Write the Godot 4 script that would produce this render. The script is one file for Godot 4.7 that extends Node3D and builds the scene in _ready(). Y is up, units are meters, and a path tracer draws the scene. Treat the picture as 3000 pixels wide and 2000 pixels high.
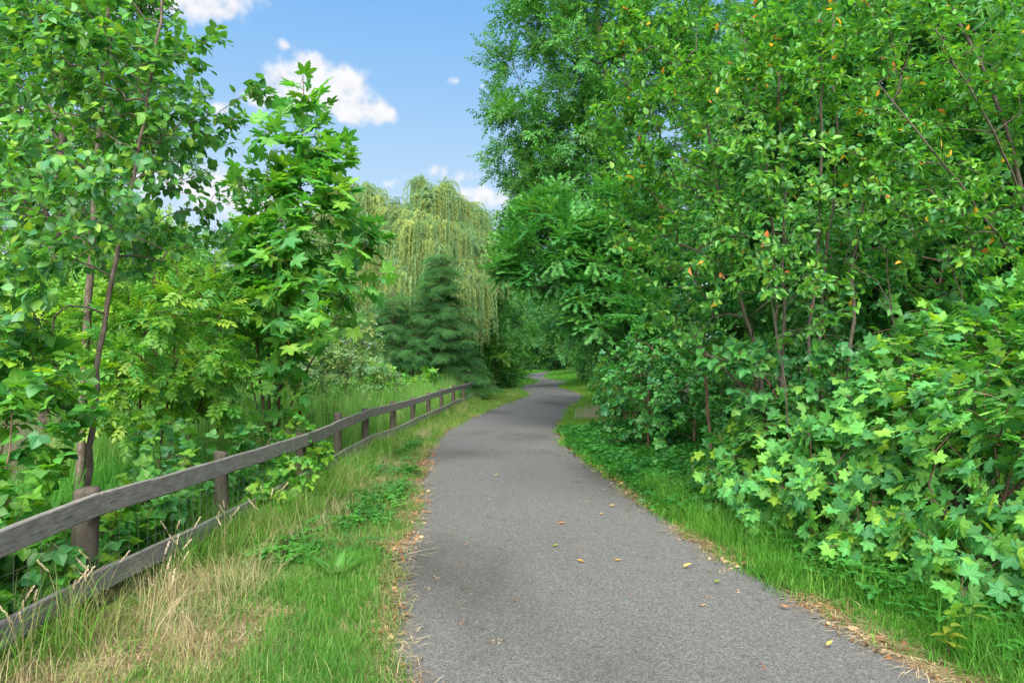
extends Node3D

const EYE := Vector3(0, 1.6, 0)
var rng := RandomNumberGenerator.new()
var nz := FastNoiseLite.new()
var used := {}
var M := {}
var leaf_cache := {}


# ------------------------------------------------------------------ helpers
class Buf:
	var v := PackedVector3Array()
	var n := PackedVector3Array()
	var c := PackedColorArray()
	var uv := PackedVector2Array()
	var ix := PackedInt32Array()

	func vert(p: Vector3, nn: Vector3, col := Color.WHITE, u := Vector2.ZERO) -> int:
		v.append(p)
		n.append(nn)
		c.append(col)
		uv.append(u)
		return v.size() - 1

	func tri(a: int, b: int, d: int) -> void:  # counter-clockwise seen from the front
		ix.append(a)
		ix.append(d)
		ix.append(b)

	func flat(a: Vector3, b: Vector3, d: Vector3, ca: Color, cb: Color, cd: Color) -> void:
		var nn := (b - a).cross(d - a).normalized()
		tri(vert(a, nn, ca), vert(b, nn, cb), vert(d, nn, cd))

	func mesh() -> ArrayMesh:
		var m := ArrayMesh.new()
		if v.is_empty():
			return m
		var a := []
		a.resize(Mesh.ARRAY_MAX)
		a[Mesh.ARRAY_VERTEX] = v
		a[Mesh.ARRAY_NORMAL] = n
		a[Mesh.ARRAY_COLOR] = c
		a[Mesh.ARRAY_TEX_UV] = uv
		a[Mesh.ARRAY_INDEX] = ix
		m.add_surface_from_arrays(Mesh.PRIMITIVE_TRIANGLES, a)
		return m


func numbered(called: String) -> String:
	var k: int = used.get(called, 0)
	used[called] = k + 1
	return called if k == 0 else "%s_%03d" % [called, k]


func tag(o: Node, label: String, category := "", group := "", kind := "") -> void:
	if label:
		o.set_meta("label", label)
	if category:
		o.set_meta("category", category)
	if group:
		o.set_meta("group", group)
	if kind:
		o.set_meta("kind", kind)


func thing(called: String, label: String, category: String, at: Vector3, group := "") -> Node3D:
	var o := Node3D.new()
	o.name = numbered(called)
	add_child(o)
	o.position = at
	tag(o, label, category, group)
	return o


func part(called: String, mesh: Mesh, mat: Material, parent: Node, xf := Transform3D()) -> MeshInstance3D:
	var o := MeshInstance3D.new()
	o.name = numbered(called) if parent == self else called
	o.mesh = mesh
	o.material_override = mat
	o.transform = xf
	parent.add_child(o, true)
	return o


func many(called: String, mesh: Mesh, mat: Material, parent: Node, where: Array, tints: Array) -> MultiMeshInstance3D:
	var mm := MultiMesh.new()
	mm.transform_format = MultiMesh.TRANSFORM_3D
	mm.use_colors = true
	mm.mesh = mesh
	mm.instance_count = where.size()
	for i in where.size():
		mm.set_instance_transform(i, where[i])
		mm.set_instance_color(i, tints[i])
	var o := MultiMeshInstance3D.new()
	o.name = numbered(called) if parent == self else called
	o.multimesh = mm
	o.material_override = mat
	o.set_meta("kind", "stuff")
	parent.add_child(o, true)
	return o


func ru() -> Vector3:
	var z := rng.randf_range(-1, 1)
	var a := rng.randf() * TAU
	var r := sqrt(1.0 - z * z)
	return Vector3(r * cos(a), z, r * sin(a))


func orient(dir: Vector3, nrm: Vector3, s: float) -> Basis:
	var x := dir.normalized()
	var z := x.cross(nrm)
	if z.length_squared() < 1e-5:
		z = x.cross(Vector3(0.3, 0.2, 1))
	z = z.normalized()
	var y := z.cross(x)
	return Basis(x * s, y * s, z * s)


# ------------------------------------------------------------------ lie of the land
const PATH := [[-14, 4.6], [-6, 2.75], [0, 1.5], [3.4, 0.8], [5.3, 0.43], [7.5, 0.22], [10, 0.0], [12.5, -0.24], [15.6, -0.16], [18, 0.1], [22, 0.65], [26, 1.35], [30, 1.92], [34, 1.8], [38.6, 1.55], [43, 2.3], [47, 2.85], [52, 2.2], [58, 1.8], [66, 2.3], [76, 3.4], [92, 7.0], [120, 16.0]]
const FENCE := [[-1.0, -2.72], [2.4, -2.68], [4.2, -2.64], [5.95, -2.52], [7.75, -2.4], [9.5, -2.44], [11.2, -2.42], [13.0, -2.28], [14.9, -2.18], [16.8, -2.06], [18.8, -1.95], [21, -1.82], [23.4, -1.66], [26, -1.48], [28.8, -1.28]]


func curve_at(t: Array, d: float) -> float:
	var k := 0
	while k < t.size() - 2 and d > t[k + 1][0]:
		k += 1
	var a: Array = t[maxi(k - 1, 0)]
	var b: Array = t[k]
	var c: Array = t[k + 1]
	var e: Array = t[mini(k + 2, t.size() - 1)]
	var h: float = c[0] - b[0]
	var u: float = clampf((d - b[0]) / h, 0, 1)
	var mb: float = (c[1] - a[1]) / maxf(c[0] - a[0], 1e-4) * h
	var mc: float = (e[1] - b[1]) / maxf(e[0] - b[0], 1e-4) * h
	var u2 := u * u
	var u3 := u2 * u
	return (2 * u3 - 3 * u2 + 1) * b[1] + (u3 - 2 * u2 + u) * mb + (-2 * u3 + 3 * u2) * c[1] + (u3 - u2) * mc


func pc(d: float) -> float:
	return curve_at(PATH, d)


# half the path's width: it widens towards the viewer
func hw(d: float) -> float:
	return 1.23 + 0.12 * (1.0 - smoothstep(3.0, 8.0, d))


func fx(d: float) -> float:
	return curve_at(FENCE, clampf(d, -1, 60))


func gh(x: float, z: float) -> float:
	var s := x - pc(-z)
	var e := absf(s) - hw(-z) - 0.05
	if e <= 0.0:
		return 0.0
	var k := smoothstep(0.0, 1.5, e)
	var h := k * (0.05 * nz.get_noise_2d(x * 9, z * 9) + 0.05 * nz.get_noise_2d(x * 30 + 60, z * 30))
	if s > 0:
		h += 0.28 * smoothstep(0.2, 3.0, e)
	else:
		h -= 0.10 * smoothstep(1.5, 5.0, e)
	return h


func on(x: float, z: float, lift := 0.0) -> Vector3:
	return Vector3(x, gh(x, z) + lift, z)


# ------------------------------------------------------------------ leaves
func profile(s: float) -> float:
	return pow(sin(PI * pow(s, 0.78)), 0.85)


func leaf_into(b: Buf, t: Transform3D, l: float, w: float, rows: int, fold: float, curl: float, col: Color) -> void:
	var vein := Color(col.r * 1.25 + 0.01, col.g * 1.18 + 0.01, col.b * 1.2)
	for side in [-1.0, 1.0]:
		var prev := [-1, -1]
		for i in rows + 1:
			var s := float(i) / rows
			var hw := 0.0 if i == 0 or i == rows else w * 0.5 * profile(s)
			var y := -curl * l * s * s
			var nn := (t.basis * Vector3(2 * curl * s, 1, -fold * side)).normalized()
			var a := b.vert(t * Vector3(l * s, y, 0), nn, vein)
			var e := a
			if hw > 0.0:
				e = b.vert(t * Vector3(l * s * 0.98, y + fold * hw, side * hw), nn, col)
			if prev[0] >= 0:
				var p: int = prev[0]
				var q: int = prev[1]
				if side > 0:
					if q != p:
						b.tri(p, q, e if e != a else a)
					if e != a:
						b.tri(p, e, a)
				else:
					if q != p:
						b.tri(p, e if e != a else a, q)
					if e != a:
						b.tri(p, a, e)
			prev = [a, e]


# lobes: [angle, reach]; depth: reach of the bays between them
func lobed_into(b: Buf, t: Transform3D, l: float, lobes: Array, bay: float, teeth: bool, droop: float, col: Color) -> void:
	var rim := []
	var half := []
	for s in [-1.0, 1.0]:
		var pts := []
		for k in lobes.size():
			var a: float = lobes[k][0]
			var r: float = lobes[k][1]
			if k > 0:
				var am: float = (lobes[k - 1][0] + a) / 2
				var low: float = bay * minf(r, lobes[k - 1][1])
				pts.append([am * s, low, -0.05])
				for f in ([[0.3, 0.045], [0.42, -0.025], [0.62, 0.02], [0.72, -0.025]] if teeth else [[0.55, 0.03]]):
					pts.append([lerpf(am, a, f[0]) * s, lerpf(low, r, f[0]) + f[1] * r, -0.05 * (1 - f[0])])
			pts.append([a * s, r, 0.0])
			if k < lobes.size() - 1:
				var an: float = (lobes[k + 1][0] + a) / 2
				var low: float = bay * minf(r, lobes[k + 1][1])
				for f in ([[0.28, -0.025], [0.38, 0.02], [0.58, -0.025], [0.7, 0.045]] if teeth else [[0.45, 0.03]]):
					pts.append([lerpf(a, an, f[0]) * s, lerpf(r, low, f[0]) + f[1] * r, -0.05 * f[0]])
			else:
				pts.append([(a + 22) * s, 0.66 * r, -0.02])
				pts.append([(a + 40) * s, 0.24, 0.0])
		half.append(pts)
	rim = half[0].duplicate()
	rim.reverse()
	rim.append_array(half[1].slice(1))
	var vein := Color(col.r * 1.3 + 0.01, col.g * 1.2 + 0.01, col.b * 1.25)
	var world := []
	for p in rim:
		var a: float = deg_to_rad(p[0])
		var r: float = p[1]
		if teeth:
			r *= rng.randf_range(0.95, 1.06)
		world.append(t * (Vector3(cos(a) * r, p[2] - droop * r * r + (rng.randf_range(-0.05, 0.05) * r if teeth else 0.0), sin(a) * r) * l))
	var heart := t.origin
	for i in world.size() - 1:
		b.flat(heart, world[i + 1], world[i], vein, col, col)


const MAPLE := [[0.0, 1.0], [46.0, 0.92], [98.0, 0.66]]
const THIMBLE := [[0.0, 1.0], [50.0, 0.9], [104.0, 0.78]]
const IVY := [[0.0, 1.0], [62.0, 0.75]]


func twig_into(b: Buf, p: Vector3, q: Vector3, r: float, col: Color) -> void:
	var d := (q - p).normalized()
	var u := d.cross(Vector3(0.21, 0.3, 0.9)).normalized()
	var w := d.cross(u)
	for k in 3:
		var a0 := TAU * k / 3
		var a1 := TAU * (k + 1) / 3
		var o0 := u * cos(a0) + w * sin(a0)
		var o1 := u * cos(a1) + w * sin(a1)
		var i0 := b.vert(p + o0 * r, o0, col)
		var i1 := b.vert(p + o1 * r, o1, col)
		var i2 := b.vert(q + o0 * r * 0.5, o0, col)
		var i3 := b.vert(q + o1 * r * 0.5, o1, col)
		b.tri(i0, i1, i3)
		b.tri(i0, i3, i2)


# what a leaf gives back in all: about half of it reflected, the rest let through
const LUSH := Color(1.85, 2.2, 2.45)
const STALK := Color(0.55, 0.5, 0.35)


func leaf_mesh(kind: String, col := Color.WHITE, key := "") -> ArrayMesh:
	var name_ := kind + key
	if leaf_cache.has(name_):
		return leaf_cache[name_]
	var b := Buf.new()
	var keep := rng.state
	rng.seed = hash(kind)
	var bend := rng.randf_range(-0.06, 0.3)  # each variant of a leaf curls and folds differently
	var crease := rng.randf_range(0.1, 0.55)
	match kind.get_slice("~", 0):
		"ovate":
			twig_into(b, Vector3.ZERO, Vector3(0.16, 0.01, 0), 0.012, col)
			leaf_into(b, Transform3D(Basis(), Vector3(0.14, 0, 0)), 0.9, rng.randf_range(0.42, 0.54), 5, crease, bend, col)
		"broad":
			twig_into(b, Vector3.ZERO, Vector3(0.16, 0.01, 0), 0.012, col)
			leaf_into(b, Transform3D(Basis(), Vector3(0.14, 0, 0)), 0.9, rng.randf_range(0.58, 0.72), 5, crease * 0.8, bend, col)
		"maple":
			twig_into(b, Vector3.ZERO, Vector3(0.6, 0.05, 0), 0.012, Color(col.r * 2.5, col.g * 0.8, col.b))
			lobed_into(b, Transform3D(Basis(), Vector3(0.58, 0.05, 0)), 0.62, MAPLE, 0.53, true, 0.12 + bend, col)
		"thimble":
			twig_into(b, Vector3.ZERO, Vector3(0.5, 0.03, 0), 0.014, col)
			lobed_into(b, Transform3D(Basis(), Vector3(0.48, 0.03, 0)), 0.62, THIMBLE, 0.62, true, 0.08 + bend, col)
		"bramble":
			twig_into(b, Vector3.ZERO, Vector3(0.45, 0, 0), 0.012, Color(col.r * 1.6, col.g, col.b))
			for a in [[0.0, 0.62], [75.0, 0.5], [-75.0, 0.5]]:
				var t := Transform3D(Basis(Vector3.UP, deg_to_rad(a[0])), Vector3(0.42, 0, 0)) * Transform3D(Basis(Vector3.RIGHT, rng.randf_range(-0.25, 0.25)), Vector3.ZERO)
				leaf_into(b, t, a[1], a[1] * 0.78, 4, 0.22, 0.18, col)
		"pinnate":
			twig_into(b, Vector3.ZERO, Vector3(0.85, -0.08, 0), 0.012, col)
			for k in 7:
				var s := 0.9 if k == 6 else 0.3 + 0.22 * int(k / 2)
				var a := 0.0 if k == 6 else (60.0 if k % 2 else -60.0)
				leaf_into(b, Transform3D(Basis(Vector3.UP, deg_to_rad(a)), Vector3(s, -0.08 * s, 0)), 0.4, 0.2, 4, 0.25, 0.2, col)
		"sprig":  # a twig with alternate leaves, about 0.3 m
			twig_into(b, Vector3.ZERO, Vector3(0.32, 0.0, 0), 0.004, col * STALK * 3.0)
			for k in 11:
				var s := 0.04 + 0.026 * k
				var a := (1.0 if k % 2 else -1.0) * rng.randf_range(0.6, 1.2) * (1.0 if k < 10 else 0.1)
				var t := Transform3D(Basis(Vector3.UP, a) * Basis(Vector3.RIGHT, rng.randf_range(-0.7, 0.7)) * Basis(Vector3.BACK, rng.randf_range(-0.5, 0.35)), Vector3(s, rng.randf_range(-0.03, 0.04), 0))
				leaf_into(b, t, rng.randf_range(0.075, 0.11), 0.05, 2, 0.3, 0.15, col * rng.randf_range(0.85, 1.15))
		"spray":  # flat layered spray of small lobed leaves
			for j in 3:
				twig_into(b, Vector3.ZERO, Vector3(0.4, -0.03, 0.22 * (j - 1)), 0.005, col * STALK * 3.0)
				for k in 6:
					var s := 0.12 + 0.06 * k
					var p := Vector3(s, -0.03 * s / 0.4 + rng.randf_range(-0.01, 0.02), 0.22 * (j - 1) * s / 0.4)
					var a := (1.0 if k % 2 else -1.0) * rng.randf_range(0.4, 1.1)
					lobed_into(b, Transform3D(Basis(Vector3.UP, a) * Basis(Vector3.RIGHT, rng.randf_range(-0.3, 0.3)), p), rng.randf_range(0.06, 0.085), MAPLE, 0.4, false, 0.35, col * rng.randf_range(0.9, 1.12))
		"bough":  # a leafy branchlet, about 0.6 m
			twig_into(b, Vector3.ZERO, Vector3(0.6, 0.02, 0), 0.006, col * STALK * 3.0)
			for j in 7:
				var root := Vector3(0.06 + 0.08 * j, 0.0, 0)
				var side := Vector3(0.7, rng.randf_range(-0.5, 0.6), (1.0 if j % 2 else -1.0) * rng.randf_range(0.5, 1.0)) if j < 6 else Vector3(1, 0.05, 0)
				var end := root + side.normalized() * rng.randf_range(0.16, 0.27)
				twig_into(b, root, end, 0.003, col * STALK * 3.0)
				for k in 7:
					var u := 0.15 + 0.85 * k / 6.0
					var p := root.lerp(end, u)
					var a := (1.0 if k % 2 else -1.0) * rng.randf_range(0.5, 1.2) * (1.0 if k < 6 else 0.1)
					var dir := (end - root).normalized().rotated(Vector3.UP, a) + Vector3(0, rng.randf_range(-0.6, 0.35), 0)
					leaf_into(b, Transform3D(orient(dir, Vector3.UP + ru() * 0.6, 1.0), p), rng.randf_range(0.07, 0.105), 0.05, 2, 0.3, 0.15, col * rng.randf_range(0.8, 1.2))
		"willow":  # a cascade of hanging strands, 1 m long
			for w in 8:
				var lean := Vector3(rng.randf_range(0.03, 0.3), 0, rng.randf_range(-0.16, 0.16))
				var start := Vector3(rng.randf_range(-0.1, 0.1), rng.randf_range(-0.12, 0.05), rng.randf_range(-0.1, 0.1))
				var len_ := rng.randf_range(0.6, 1.0)
				var p := start
				for k in 40:
					var s := k / 40.0
					var q := start + lean * (1.0 - exp(-3.5 * s)) + Vector3(0.006 * sin(s * 13 + w), (0.10 * s - 1.1 * s * s * 0.9) * len_ if s < 0.45 else (-0.155 - (s - 0.45) * 1.35) * len_, 0.006 * sin(s * 17 + w))
					if k % 4 == 0:
						twig_into(b, p, q, 0.0022, col * Color(1.5, 1.1, 0.6))
						p = q
					for e in 2:
						var az := rng.randf() * TAU
						var dir := Vector3(cos(az) * 0.6, -1, sin(az) * 0.6)
						leaf_into(b, Transform3D(orient(dir, Vector3(cos(az + 1.2), 0.4, sin(az + 1.2)), 1.0), q), rng.randf_range(0.035, 0.06), 0.011, 2, 0.2, 0.1, col * rng.randf_range(0.8, 1.25))
		"fir":  # drooping spray of needles, 0.55 m
			twig_into(b, Vector3.ZERO, Vector3(0.55, -0.12, 0), 0.006, col * STALK * 2.0)
			for k in 12:
				var s := 0.05 + 0.042 * k
				var side := 1.0 if k % 2 else -1.0
				var base := Vector3(s, -0.12 * pow(s / 0.55, 2.0), 0)
				var reach := 0.24 * (1.0 - s / 0.62)
				var tip := base + Vector3(reach * 0.75, -0.05 - reach * 0.25, side * reach)
				twig_into(b, base, tip, 0.003, col * STALK * 2.0)
				var nn := int(4 + reach * 44)
				for m in nn:
					var u := float(m) / nn
					var o := base.lerp(tip, u)
					var dir := (tip - base).normalized() * 0.9 + Vector3(-side * 0.6, rng.randf_range(-0.1, 0.7), 1.0 * side).rotated(Vector3.RIGHT, rng.randf_range(-1.4, 1.4)) * 0.7
					leaf_into(b, Transform3D(orient(dir, Vector3.UP, 1.0), o), 0.07, 0.014, 2, 0.1, 0.1, col * rng.randf_range(0.75, 1.25) * (1.3 if u > 0.7 else 1.0))
		"ivy":  # patch of ground leaves, 0.3 m across
			for k in 12:
				var a := rng.randf() * TAU
				var r := 0.17 * sqrt(rng.randf())
				var p := Vector3(cos(a) * r, rng.randf_range(0.03, 0.13), sin(a) * r)
				twig_into(b, Vector3(p.x * 0.8, 0, p.z * 0.8), p, 0.002, col)
				var t := Transform3D(Basis(Vector3.UP, rng.randf() * TAU) * Basis(Vector3.BACK, rng.randf_range(-0.6, 0.1)) * Basis(Vector3.RIGHT, rng.randf_range(-0.35, 0.35)), p)
				lobed_into(b, t, rng.randf_range(0.035, 0.06), IVY, 0.62, false, 0.15, col * rng.randf_range(0.8, 1.2))
		"clover":  # round-leaved ground cover
			for k in 14:
				var a := rng.randf() * TAU
				var r := 0.16 * sqrt(rng.randf())
				var p := Vector3(cos(a) * r, rng.randf_range(0.03, 0.14), sin(a) * r)
				twig_into(b, Vector3(p.x * 0.7, 0, p.z * 0.7), p, 0.002, col)
				for j in 3:
					var t := Transform3D(Basis(Vector3.UP, TAU * j / 3 + a) * Basis(Vector3.BACK, rng.randf_range(-0.3, 0.25)), p)
					leaf_into(b, t, rng.randf_range(0.035, 0.05), 0.032, 3, 0.2, 0.1, col * rng.randf_range(0.8, 1.2))
		"herb":  # upright leafy stem, 1 m
			twig_into(b, Vector3.ZERO, Vector3(0.04, 1.0, 0.02), 0.006, col * Color(1.1, 1.0, 0.8))
			for k in 22:
				var s := 0.18 + 0.037 * k
				var az := k * 2.4
				var dir := Vector3(cos(az), 0.35, sin(az))
				leaf_into(b, Transform3D(orient(dir, Vector3.UP, 1.0), Vector3(0.04 * s, s, 0.02 * s)), rng.randf_range(0.1, 0.16) * (1.25 - 0.8 * s), 0.034, 3, 0.3, 0.3, col * rng.randf_range(0.85, 1.15))
		"blades":  # short turf
			grass_into(b, 90, 0.2, 0.035, 0.12, 0.0044, 1.0, col)
		"long_blades":
			grass_into(b, 64, 0.2, 0.16, 0.42, 0.005, 0.85, col)
		"tall_blades":
			grass_into(b, 56, 0.27, 0.5, 1.05, 0.006, 0.34, col)
		"straw":
			grass_into(b, 56, 0.2, 0.2, 0.5, 0.0028, 1.0, col)
		"thatch":
			for k in 26:
				var a := rng.randf() * TAU
				var p := Vector3(rng.randf_range(-0.13, 0.13), rng.randf_range(0.004, 0.035), rng.randf_range(-0.13, 0.13))
				var dir := Vector3(cos(a), rng.randf_range(-0.08, 0.22), sin(a))
				leaf_into(b, Transform3D(orient(dir, Vector3.UP, 1.0), p), rng.randf_range(0.06, 0.16), 0.004, 2, 0.1, 0.1, col * rng.randf_range(0.75, 1.25))
		"litter":
			for k in 9:
				var p := Vector3(rng.randf_range(-0.12, 0.12), rng.randf_range(0.006, 0.03), rng.randf_range(-0.12, 0.12))
				var t := Transform3D(Basis(Vector3.UP, rng.randf() * TAU) * Basis(Vector3.RIGHT, rng.randf_range(-0.7, 0.7)) * Basis(Vector3.BACK, rng.randf_range(-0.3, 0.3)), p)
				leaf_into(b, t, rng.randf_range(0.025, 0.06), rng.randf_range(0.016, 0.03), 3, rng.randf_range(-0.5, 0.6), rng.randf_range(-0.4, 0.4), col * rng.randf_range(0.6, 1.3))
	rng.state = keep
	var m := b.mesh()
	leaf_cache[name_] = m
	return m


func grass_into(b: Buf, count: int, spread: float, h0: float, h1: float, w: float, lean: float, col: Color) -> void:
	for k in count:
		var a := rng.randf() * TAU
		var r := spread * sqrt(rng.randf())
		var p := Vector3(cos(a) * r, 0, sin(a) * r)
		var az := rng.randf() * TAU
		var out := Vector3(cos(az), 0, sin(az))
		var side := Vector3(-sin(az), 0, cos(az))
		var h := rng.randf_range(h0, h1)
		var bend := lean * rng.randf_range(0.25, 1.0)
		var cc: Color = col * rng.randf_range(0.7, 1.25) * [Color(1, 1, 1), Color(1, 1, 1), Color(1.25, 1.08, 1.2), Color(0.85, 0.95, 1.0), Color(2.2, 1.2, 2.4)][mini(rng.randi() % 6, 4)]
		var prev := [-1, -1]
		for i in 4:
			var s := i / 3.0
			var q := p + Vector3.UP * (h * (s - 0.45 * bend * s * s * s)) + out * (h * bend * s * s)
			var nn := (Vector3.UP * bend * s + -out * -1.0 + Vector3.UP * 0.35).normalized()
			nn = (side.cross((Vector3.UP * (1 - bend * s) + out * bend * s * 2.0))).normalized()
			if nn.y < 0:
				nn = -nn
			var hw := w * 0.5 * (1.0 - s * s)
			var x := b.vert(q - side * hw, nn, cc)
			var y := x if i == 3 else b.vert(q + side * hw, nn, cc)
			if i > 0:
				b.tri(prev[0], prev[1], y)
				if y != x:
					b.tri(prev[0], y, x)
			prev = [x, y]


# ------------------------------------------------------------------ plants
func smooth_line(pts: Array, step: float, wob: float) -> PackedVector3Array:
	var out := PackedVector3Array()
	for k in pts.size() - 1:
		var a: Vector3 = pts[maxi(k - 1, 0)]
		var b: Vector3 = pts[k]
		var c: Vector3 = pts[k + 1]
		var d: Vector3 = pts[mini(k + 2, pts.size() - 1)]
		var n := maxi(1, int(b.distance_to(c) / step))
		for i in n:
			var p := b.cubic_interpolate(c, a, d, float(i) / n)
			if i > 0:
				p += ru() * wob
			out.append(p)
	out.append(pts[-1])
	return out


func ring_frame(d: Vector3) -> Array:
	var u := d.cross(Vector3(0.12, 0.05, 0.99)).normalized()
	return [u, d.cross(u).normalized()]


func tube_into(b: Buf, p: Vector3, q: Vector3, dp: Vector3, dq: Vector3, rp: float, rq: float, sides: int, v0: float, v1: float) -> void:
	var f := ring_frame(dp)
	var g := ring_frame(dq)
	var first := b.v.size()
	for k in sides + 1:
		var a := TAU * k / sides
		var o: Vector3 = f[0] * cos(a) + f[1] * sin(a)
		var e: Vector3 = g[0] * cos(a) + g[1] * sin(a)
		b.vert(p + o * rp, o, Color.WHITE, Vector2(float(k) / sides, v0))
		b.vert(q + e * rq, e, Color.WHITE, Vector2(float(k) / sides, v1))
	for k in sides:
		var i := first + k * 2
		b.tri(i, i + 2, i + 3)
		b.tri(i, i + 3, i + 1)


# One plant: stems, branches grown from them towards points inside the crown's lobes, and leaves along the twigs.
func plant(o: Dictionary) -> Node3D:
	var base: Vector3 = o.base
	var t := thing(o.name, o.label, o.category, base, o.get("group", ""))
	var pos := PackedVector3Array()
	var par := PackedInt32Array()
	var own := PackedInt32Array()  # -1 - stem number, or branch number
	var rad := PackedFloat32Array()
	var seg: float = o.get("seg", 0.18)
	var stems: Array = o.stems
	for s in stems.size():
		var st: Dictionary = stems[s]
		var line := smooth_line(st.p, seg, st.get("wob", 0.012))
		for i in line.size():
			par.append(-1 if i == 0 else pos.size() - 1)
			pos.append(line[i])
			own.append(-1 - s)
			rad.append(lerpf(st.r0, st.r1, pow(float(i) / (line.size() - 1), 0.8)))
	var n_stem := pos.size()
	# where the twigs end
	var lobes: Array = o.lobes
	var weights := []
	var total := 0.0
	for l in lobes:
		var w: float = pow(l[1], 2.0) * (l[3] if l.size() > 3 else 1.0)
		total += w
		weights.append(total)
	var shell: float = o.get("shell", 0.55)
	var ends := []
	while ends.size() < int(o.ends):
		var pick := rng.randf() * total
		var k := 0
		while weights[k] < pick:
			k += 1
		var l: Array = lobes[k]
		var sq: float = l[2] if l.size() > 2 else 1.0
		var c: Vector3 = l[0]
		var p: Vector3 = c + ru() * (l[1] * pow(rng.randf(), shell)) * Vector3(1, sq, 1)
		if p.y < gh(p.x, p.z) + 0.12:
			p.y = gh(p.x, p.z) + rng.randf_range(0.1, 0.35)
		var near := 1e9
		for i in range(0, n_stem, 2):
			near = minf(near, pos[i].distance_to(p))
		ends.append([near, p])
	ends.sort_custom(func(a, b): return a[0] < b[0])
	var branch := 0
	var climb: float = o.get("climb", 1.2)
	var arch: float = o.get("arch", 0.12)
	for e in ends:
		var p: Vector3 = e[1]
		var best := 1e9
		var at := 0
		for i in pos.size():
			var q := pos[i]
			var c := q.distance_to(p)
			if c < best:
				c += climb * maxf(0.0, q.y - p.y + c * 0.15)
				if i < n_stem and par[i] == -1:
					c += 5.0
				if c < best:
					best = c
					at = i
		var q := pos[at]
		var dist := q.distance_to(p)
		if dist < 0.04:
			continue
		var n := maxi(2, int(dist / seg))
		var id := own[at]
		if id < 0:
			id = branch
			branch += 1
		var ctrl := q.lerp(p, 0.5) + Vector3.UP * dist * arch + ru() * dist * 0.12
		var last := at
		for i in range(1, n + 1):
			var s := float(i) / n
			var w := q.lerp(ctrl, s).lerp(ctrl.lerp(p, s), s)
			if i < n:
				w += ru() * dist * 0.018
			pos.append(w)
			par.append(last)
			own.append(id)
			rad.append(0.0)
			last = pos.size() - 1
	var count := PackedInt32Array()
	count.resize(pos.size())
	var is_tip := PackedByteArray()
	is_tip.resize(pos.size())
	is_tip.fill(1)
	for i in range(pos.size() - 1, n_stem - 1, -1):
		if is_tip[i]:
			count[i] = 1
		is_tip[par[i]] = 0
		if par[i] >= n_stem:
			count[par[i]] += count[i]
	var tipr: float = o.get("tipr", 0.0032)
	for i in range(n_stem, pos.size()):
		rad[i] = tipr * pow(count[i], 0.46)
	var dirs := PackedVector3Array()
	dirs.resize(pos.size())
	for i in pos.size():
		dirs[i] = (pos[i] - pos[par[i]]).normalized() if par[i] >= 0 else Vector3.UP
	for i in pos.size():
		if par[i] == -1 and i + 1 < pos.size() and par[i + 1] == i:
			dirs[i] = (pos[i + 1] - pos[i]).normalized()
	# wood
	var fine: bool = o.get("fine", true)
	var bufs := {}
	var root := PackedInt32Array()
	root.resize(pos.size())
	for i in pos.size():
		var p := par[i]
		if p < 0:
			root[i] = own[i]
			continue
		root[i] = own[i] if own[i] < 0 else root[p]
		var key := own[i] if fine else root[i]
		if not bufs.has(key):
			bufs[key] = Buf.new()
		var rp := rad[p]
		var dp := dirs[p]
		if own[p] != own[i] or rp > rad[i] * 1.8:
			rp = minf(rp, rad[i] * 1.35)
			dp = dirs[i]
		tube_into(bufs[key], pos[p] - base, pos[i] - base, dp, dirs[i], rp, rad[i], 8 if own[i] < 0 and fine else 5, pos[p].y, pos[i].y)
	var bark: Material = o.get("bark", M.bark)
	var keys := bufs.keys()
	keys.sort()
	for key in keys:
		part(o.get("stem_name", "trunk") if key < 0 else "branch", bufs[key].mesh(), bark, t)
	# leaves
	var where := []
	var tints := []
	var hue := []
	var pal := []  # each green plain, yellower and bluer
	for k in o.palette:
		pal.append_array([k * LUSH, k * LUSH * Color(1.35, 1.05, 0.85), k * LUSH * Color(0.9, 0.97, 1.18)])
	var odds: Array = o.get("odds", [])
	var per: float = o.per
	var s0: float = o.size[0]
	var s1: float = o.size[1]
	var off: float = o.get("off", 0.05)
	var most: int = o.get("leafy", 2)
	var upright: float = o.get("up", 1.0)
	var hang: float = o.get("hang", 0.25)
	var face: float = o.get("face", 0.4)
	var heart := Vector3.ZERO
	for l in lobes:
		heart += l[0]
	heart /= lobes.size()
	for i in range(n_stem, pos.size()):
		if count[i] > most:
			continue
		var n := int(per) + (1 if rng.randf() < per - int(per) else 0)
		if is_tip[i]:
			n += 2
		if o.has("bare"):
			n = 0
		for k in n:
			var p := pos[i].lerp(pos[par[i]], rng.randf()) + ru() * off * rng.randf()
			var outward := (p - heart).normalized()
			var dir := dirs[i] * 0.5 + ru() * 0.8 + outward * 0.25 + Vector3.DOWN * hang
			var nn := Vector3.UP * upright + ru() * 0.55 + outward * face
			var s := rng.randf_range(s0, s1)
			if o.has("strand"):
				dir = Vector3(outward.x, 0, outward.z).rotated(Vector3.UP, rng.randf_range(-1, 1)).normalized()
				var len_ := rng.randf_range(s0, s1)
				where.append(Transform3D(Basis(dir * len_, Vector3.UP * len_, dir.cross(Vector3.UP) * len_), p - base))
			else:
				where.append(Transform3D(orient(dir, nn, s), p - base))
			var h: int = rng.randi() % o.palette.size()
			if odds:
				var f := rng.randf()
				h = 0
				while h < odds.size() - 1 and f > odds[h]:
					f -= odds[h]
					h += 1
			h = h * 3 + rng.randi() % 3
			hue.append(h)
			tints.append(pal[h] * rng.randf_range(0.8, 1.22))
	var kind: String = o.leaf
	var mat: Material = o.get("mat", M.leaf)
	var singles: int = o.get("singles", 0)
	var forms := 3 if fine else 2
	var rest := range(where.size())
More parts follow.
